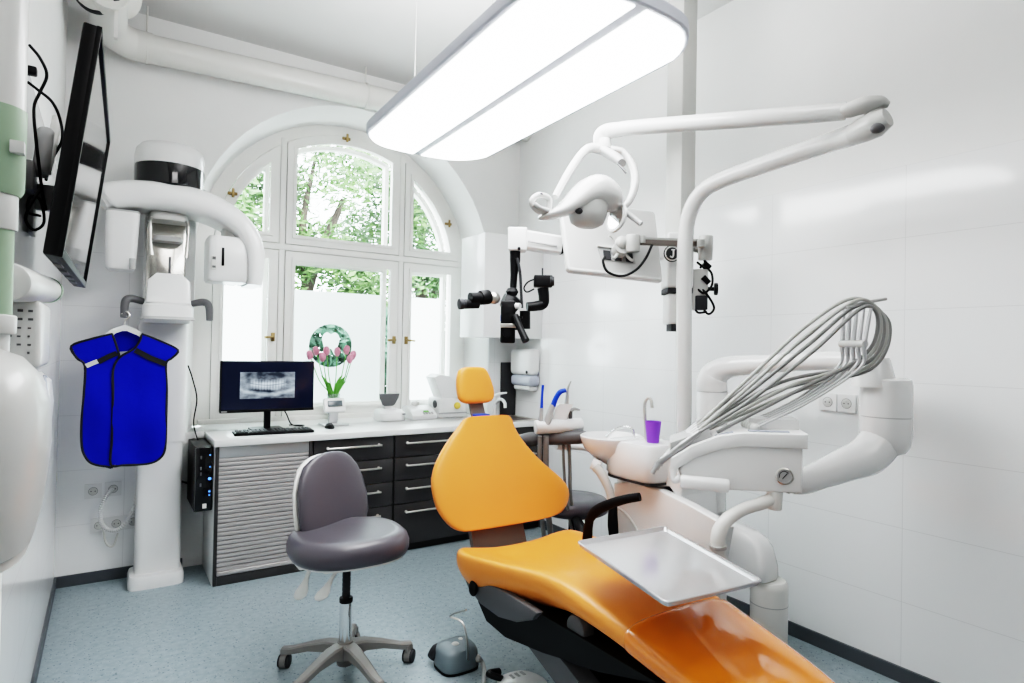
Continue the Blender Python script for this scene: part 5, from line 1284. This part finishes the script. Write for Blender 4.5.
# ================================================================= ceiling column with microscope and second screen
mcol = thing('surgical_microscope', 'black dental microscope on a white arm from the ceiling column', 'microscope', V((2.378, 2.115, 1.894)))
cc = V((2.38, 2.114, 1.909))
mk('column', B().box((cc.x-.052, cc.y-.052, cc.z), (cc.x+.052, cc.y+.052, ZC), .008, 2), 'lgrey2', mcol, ang=25)
Mx = lambda c, hx, hy, hz, bev: B().box(V(c) - V((hx, hy, hz)), V(c) + V((hx, hy, hz)), bev, 3, Matrix.Rotation(math.radians(-33.3), 3, 'Z'))
jb = V((2.357, 2.107, 1.781))
mk('arm_housing', Mx(jb, .065, .07, .135, .012), 'white', mcol)
mk('housing_band', Mx(jb + V((0, 0, -.148)), .062, .066, .014, .004), 'dgrey', mcol)
mk('lower_housing', Mx(jb + V((.0, 0, -.235)), .055, .06, .075, .012), 'white', mcol)
mk('bottom_block', Mx(jb + V((.008, 0, -.325)), .042, .05, .02, .004), 'dgrey', mcol)
ew = V((-.549, -.8356, 0)); eu = V((.8356, -.549, 0))
ec = V((2.266, 2.058, 1.808)) + V((0, 0, 0))
em = mk('emblem', B().lathe([(.0, .0), (.041, .0), (.041, .003), (0, .003)], ec, ew, n=32), 'dgrey', mcol)
b = B().tube([ec + ew*.004 + (eu*math.cos(a*PI/12) + V((0, 0, 1))*math.sin(a*PI/12))*.033 for a in range(24)], .003, n=6, closed=True, k=1)
b.tube([ec + ew*.004 + eu*.006 + V((0, 0, .018)), ec + ew*.004 + eu*.006 + V((0, 0, -.009)), ec + ew*.004 + eu*.0 + V((0, 0, -.018)), ec + ew*.004 - eu*.010 + V((0, 0, -.013))], .004, n=6)
b.tube([ec + ew*.004 - eu*.004 + V((0, 0, .018)), ec + ew*.004 + eu*.013 + V((0, 0, .018))], .003, n=6)
mk('emblem_ring', b, 'white', em)
# cables and knob on the right of the housing
for p in ([(2.432, 2.046, 1.781), (2.45, 2.011, 1.74), (2.435, 2.009, 1.675), (2.404, 2.031, 1.591), (2.413, 2.025, 1.532), (2.438, 1.985, 1.532)], [(2.445, 2.037, 1.767), (2.466, 1.988, 1.729), (2.455, 1.972, 1.663), (2.424, 1.993, 1.624), (2.407, 2.028, 1.65)], [(2.422, 2.029, 1.665), (2.44, 1.982, 1.61), (2.466, 1.966, 1.552), (2.442, 1.982, 1.522), (2.429, 2.015, 1.572), (2.423, 2.029, 1.631)], [(2.414, 2.057, 1.85), (2.419, 2.017, 1.817), (2.424, 1.991, 1.775), (2.421, 2.017, 1.748)]):
    mk('cable', B().tube(p, .006, n=8), 'black', mcol)
mk('cable_plug', B().cyl((2.421, 1.993, 1.77), (2.445, 1.977, 1.746), .014).cyl((2.418, 1.996, 1.702), (2.443, 1.98, 1.673), .014), 'black', mcol)
mk('clamp_body', Mx((2.439, 2.043, 1.643), .04, .04, .10, .01), 'greywhite', mcol)
mk('clamp_knob', B().cyl((2.456, 2.008, 1.647), (2.48, 1.98, 1.646), .010).cyl((2.48, 1.98, 1.646), (2.493, 1.966, 1.646), .030, n=8, bev=.004), 'black', mcol)
mk('clamp_block', Mx((2.433, 2.024, 1.577), .03, .03, .035, .006), 'dgrey', mcol)
# white balance arm
a0_, a1_ = V((1.622, 2.457, 1.856)), V((2.278, 2.146, 1.808))
def beam(p0, p1, hw, hh):
    p0, p1 = V(p0), V(p1); d = (p1-p0).normalized(); s = d.cross(V((0, 0, 1))).normalized(); n_ = s.cross(d)
    return B().loft([[p + s*hw*q + n_*hh*r for q, r in ((-1, -.8), (-1, .8), (-.8, 1), (.8, 1), (1, .8), (1, -.8), (.8, -1), (-.8, -1))] for p in (p0, p1)])
mk('balance_arm', beam((1.642, 2.444, 1.859), (1.827, 2.371, 1.838), .04, .043), 'white', mcol)
mk('arm_groove', beam((1.648, 2.386, 1.844), (1.784, 2.339, 1.829), .003, .004), 'lgrey', mcol)
mk('arm_joint', Mx((1.632, 2.451, 1.856), .045, .045, .055, .008), 'white', mcol)
mk('joint_pin', B().cyl((1.611, 2.405, 1.807), (1.605, 2.397, 1.806), .008), 'black', mcol)
mk('arm_end', Mx((1.841, 2.373, 1.825), .03, .035, .025, .005), 'black', mcol)
mk('rear_arm', beam((1.841, 2.373, 1.835), (2.332, 2.17, 1.831), .035, .036), 'white', mcol)
mk('hanger', B().tube([(1.623, 2.457, 1.818), (1.624, 2.457, 1.76), (1.621, 2.46, 1.688), (1.619, 2.462, 1.616)], [.026, .026, .018, .016], n=16), 'black', mcol)
mk('tilt_knob', B().ball((1.61, 2.457, 1.606), .03, (1.1, 1, .8), 8), 'black', mcol, ang=20)
mk('body', B().tube([(1.569, 2.472, 1.566), (1.603, 2.462, 1.553), (1.637, 2.452, 1.531)], [.035, .045, .04], n=8), 'black', mcol, ang=30)
mk('optics_head', Mx((1.597, 2.467, 1.462), .035, .05, .10, .008), 'black', mcol)
mk('optics_ring', Mx((1.595, 2.463, 1.443), .037, .052, .010, .003), 'steel', mcol)
mk('optics_head', B().cyl((1.638, 2.452, 1.492), (1.639, 2.452, 1.425), .028).cyl((1.686, 2.456, 1.519), (1.688, 2.456, 1.432), .026), 'black', mcol)
for k_ in (B().cyl((1.556, 2.422, 1.478), (1.545, 2.405, 1.477), .022, n=12), B().cyl((1.561, 2.419, 1.408), (1.551, 2.403, 1.408), .020, n=12), B().cyl((1.651, 2.42, 1.463), (1.64, 2.403, 1.462), .018, n=12)): mk('knob', k_, 'black', mcol)
mk('binocular_joint', B().ball((1.523, 2.478, 1.573), .030, (1, 1, 1), 16), 'steel', mcol)
mk('binocular', B().cyl((1.498, 2.483, 1.577), (1.447, 2.48, 1.569), .034, n=24, bev=.004).cyl((1.451, 2.478, 1.569), (1.394, 2.48, 1.565), .026, n=24).cyl((1.44, 2.485, 1.541), (1.363, 2.488, 1.536), .022, n=24), 'black', mcol)
mk('eyepiece', B().cyl((1.363, 2.488, 1.536), (1.342, 2.49, 1.535), .025, n=24, bev=.003).lathe([(.018, 0), (.023, .0), (.023, .006), (.018, .006)], (1.377, 2.485, 1.537), V((-.7, .3, 0))), 'dgrey', mcol)
mk('side_handle', B().tube([(1.591, 2.399, 1.488), (1.595, 2.361, 1.432), (1.602, 2.321, 1.372)], [.018, .016, .018], n=14), 'black', mcol)
mk('camera_tube', B().tube([(1.682, 2.434, 1.537), (1.724, 2.418, 1.543), (1.758, 2.408, 1.554), (1.761, 2.405, 1.588), (1.756, 2.408, 1.632)], [.022, .024, .026, .026, .028], n=16), 'black', mcol)
cbx = mk('camera_body', Mx((1.756, 2.408, 1.663), .045, .035, .028, .006), 'black', mcol)
mk('camera_detail', B().cyl((1.766, 2.365, 1.663), (1.782, 2.355, 1.663), .022, n=10).cyl((1.753, 2.409, 1.69), (1.752, 2.409, 1.728), .004, n=8).cyl((1.782, 2.379, 1.684), (1.783, 2.379, 1.641), .016), 'dgrey', cbx)
mk('white_knob', B().cyl((1.594, 2.396, 1.535), (1.604, 2.378, 1.535), .014), 'white', mcol)
mk('cable', B().tube([(1.615, 2.427, 1.766), (1.628, 2.419, 1.699), (1.64, 2.425, 1.615), (1.651, 2.43, 1.53)], .007, n=8), 'dgrey', mcol)
mk('cable', B().tube([(1.712, 2.413, 1.672), (1.678, 2.423, 1.656), (1.663, 2.434, 1.627), (1.675, 2.426, 1.608), (1.709, 2.415, 1.624)], .004, n=8), 'black', mcol)
mk('blue_mark', B().box(V((1.549, 2.45, 1.479)) - V((.004, .004, .014)), V((1.549, 2.45, 1.479)) + V((.004, .004, .014))), 'blue_plastic', mcol)

# screen on arm, seen from behind
pm = thing('patient_screen', 'white screen seen from behind on a grey arm, behind the operating lamp', 'screen', V((1.954, 2.12, 1.824)))
Q = [V((1.739, 2.27, 2.03)), V((2.164, 2.075, 1.998)), V((2.15, 2.005, 1.658)), V((1.715, 2.171, 1.688))]
nq = (Q[1]-Q[0]).cross(Q[3]-Q[0]).normalized()
if nq.dot(V((.549, .8356, 0))) < 0: nq = -nq
cq = sum(Q, V())/4
b = B().loft([[cq + (p-cq)*s_ + nq*o_ for p in roundq(Q, .02)] for s_, o_ in ((.96, -.008), (.985, -.004), (1, .004), (1, .022), (.985, .028))])
mk('housing', b, 'lampwhite', pm, ang=30)
mk('screen', B().loft([[cq + (p-cq)*.95 + nq*o_ for p in roundq(Q, .01)] for o_ in (.026, .030)]), 'gloss_black', pm)
ex = (Q[1]-Q[0]).normalized(); ey = (Q[0]-Q[3]).normalized()
def qp(a, c, o_=0): return lerp(lerp(Q[3], Q[2], a), lerp(Q[0], Q[1], a), c) + nq*o_
mk('bottom_edge', B().tube([qp(.02, .02, -.004), qp(.98, .02, -.004)], .010, n=10), 'lampwhite', pm)
mk('port_recess', B().loft([[qp(a, c, o_) for a, c in ((.36, .2), (.72, .2), (.70, .38), (.34, .38))] for o_ in (-.0095, -.006)]), 'lgrey', pm)
b = B()
for a in (.39, .50, .62): b.loft([[qp(a_, c, o_) for a_, c in ((a, .21), (a+.07, .21), (a+.07, .33), (a, .33))] for o_ in (-.016, -.008)])
mk('port', b, 'dgrey', pm)
mk('port_lip', B().loft([[qp(a, c, o_) for a, c in ((.33, .37), (.73, .37), (.73, .41), (.33, .41))] for o_ in (-.02, -.006)]), 'lampwhite', pm)
mp = V((1.943, 2.068, 1.802))
b = B()
for sx in (-1, 1):
    b.tube([mp + ex*sx*.0, mp + ex*sx*.035 + ey*.05, mp + ex*sx*.05 + ey*.055], .007, n=8); b.tube([mp, mp + ex*sx*.035 - ey*.05, mp + ex*sx*.05 - ey*.055], .007, n=8)
b.cyl(mp + nq*.04, mp - nq*.02, .035)
mk('mount_plate', b, 'pgrey', pm)
mk('mount_joint', B().cyl((1.967, 2.016, 1.78), (1.965, 2.016, 1.857), .032, bev=.006).ball((1.939, 2.058, 1.823), .032).cyl((2, 1.994, 1.821), (1.999, 1.994, 1.853), .016), 'pgrey', pm)
mk('arm', beam((1.992, 1.999, 1.828), (2.402, 1.98, 1.859), .016, .016), 'stem', pm)
mk('arm', beam((1.992, 1.999, 1.841), (2.402, 1.98, 1.873), .018, .006), 'pgrey', pm)
mk('wall_joint', B().cyl((2.416, 1.984, 1.783), (2.418, 1.981, 1.9), .034, bev=.004).cyl((2.35, 1.955, 1.836), (2.35, 1.955, 1.869), .02), 'pgrey', pm)
mk('joint_bracket', B().tube([(2.427, 1.988, 1.833), (2.401, 2.065, 1.855)], .02), 'pgrey', pm)
mk('screen_cable', B().tube([(2.045, 1.976, 1.815), (2.009, 1.977, 1.753), (1.959, 1.987, 1.696), (1.893, 2.006, 1.665), (1.841, 2.04, 1.682), (1.829, 2.06, 1.727), (1.842, 2.062, 1.751)], .006, n=8), 'black', pm)

# ================================================================= foot controls on the floor
fp = thing('foot_pedal', 'grey foot pedal with wire guard on the floor left of the orange chair', 'pedal', (1.27, 2.35, 0))
fc0 = V((1.253, 2.288, -0)); 
def fring(k, z, e=3.5): 
    return [tuple(fc0 + V((.082*k*math.copysign(abs(math.cos(2*PI*i/32))**(2/e), math.cos(2*PI*i/32)), .075*k*math.copysign(abs(math.sin(2*PI*i/32))**(2/e), math.sin(2*PI*i/32)), z))) for i in range(32)]
mk('housing', B().loft([fring(1, .008), fring(1.03, .02), fring(.97, .075), fring(.88, .09), fring(.5, .098), fring(.05, .10)]), 'foot', fp, ang=50) if 'foot' in M else mk('housing', B().loft([fring(1, .008), fring(1.03, .02), fring(.97, .075), fring(.88, .09), fring(.5, .098), fring(.05, .10)]), mat('blue_grey_casting', (.19, .23, .25), .4), fp, ang=50)
mk('sole', B().loft([fring(1.02, 0), fring(1.04, .01)]), 'black', fp)
mk('button', B().ball(fc0 + V((-.01, -.01, .098)), .016, (1, 1, .5), 14).ball(fc0 + V((.03, .02, .097)), .011, (1, 1, .5), 14), 'greywhite', fp)
mk('side_grip', B().tube([(1.173, 2.354, 0.03), (1.19, 2.342, 0.06), (1.226, 2.347, 0.07)], [.022, .026, .016], n=12), 'dgrey', fp)
mk('wire_guard', B().tube([(1.284, 2.242, 0.02), (1.207, 2.118, 0.188), (1.189, 2.129, 0.258), (1.163, 2.182, 0.268), (1.142, 2.016, 0.357)], .004, n=8, k=4), 'steel', fp)
mk('cable_gland', B().cyl((1.299, 2.252, 0.045), (1.327, 2.217, 0.04), .020, .014, n=14), 'greywhite', fp)
mk('cable', B().tube([(1.328, 2.227, 0.04), (1.338, 2.21, 0.02), (1.305, 2.146, 0.012), (1.205, 1.999, 0.012), (1.08, 1.862, 0.012)], .009, n=10), 'lgrey', fp)
f2 = thing('foot_control', 'white round foot control with black lever under the orange chair', 'foot control', V((1.387, 1.993, -0)))
c2 = V((1.379, 1.981, 0))
mk('disc', B().lathe([(.10, 0), (.105, .01), (.10, .03), (.07, .048), (0, .052)], c2), 'white', f2)
mk('lever', B().tube([c2 + V((-.06, .05, .045)), c2 + V((-.09, .10, .05)), V((1.34, 2.089, 0.04))], [.012, .014, .016], n=10), 'black', f2)
b = B()
for k in range(3): b.box(c2 + V((-.03 + .025*k, .02, .046)), c2 + V((-.018 + .025*k, .05, .052)))
mk('symbols', b, 'lgrey', f2)

bpy.context.scene.view_settings.view_transform = 'Filmic'
bpy.context.scene.view_settings.look = 'Very High Contrast'
bpy.context.scene.view_settings.exposure = 0.52
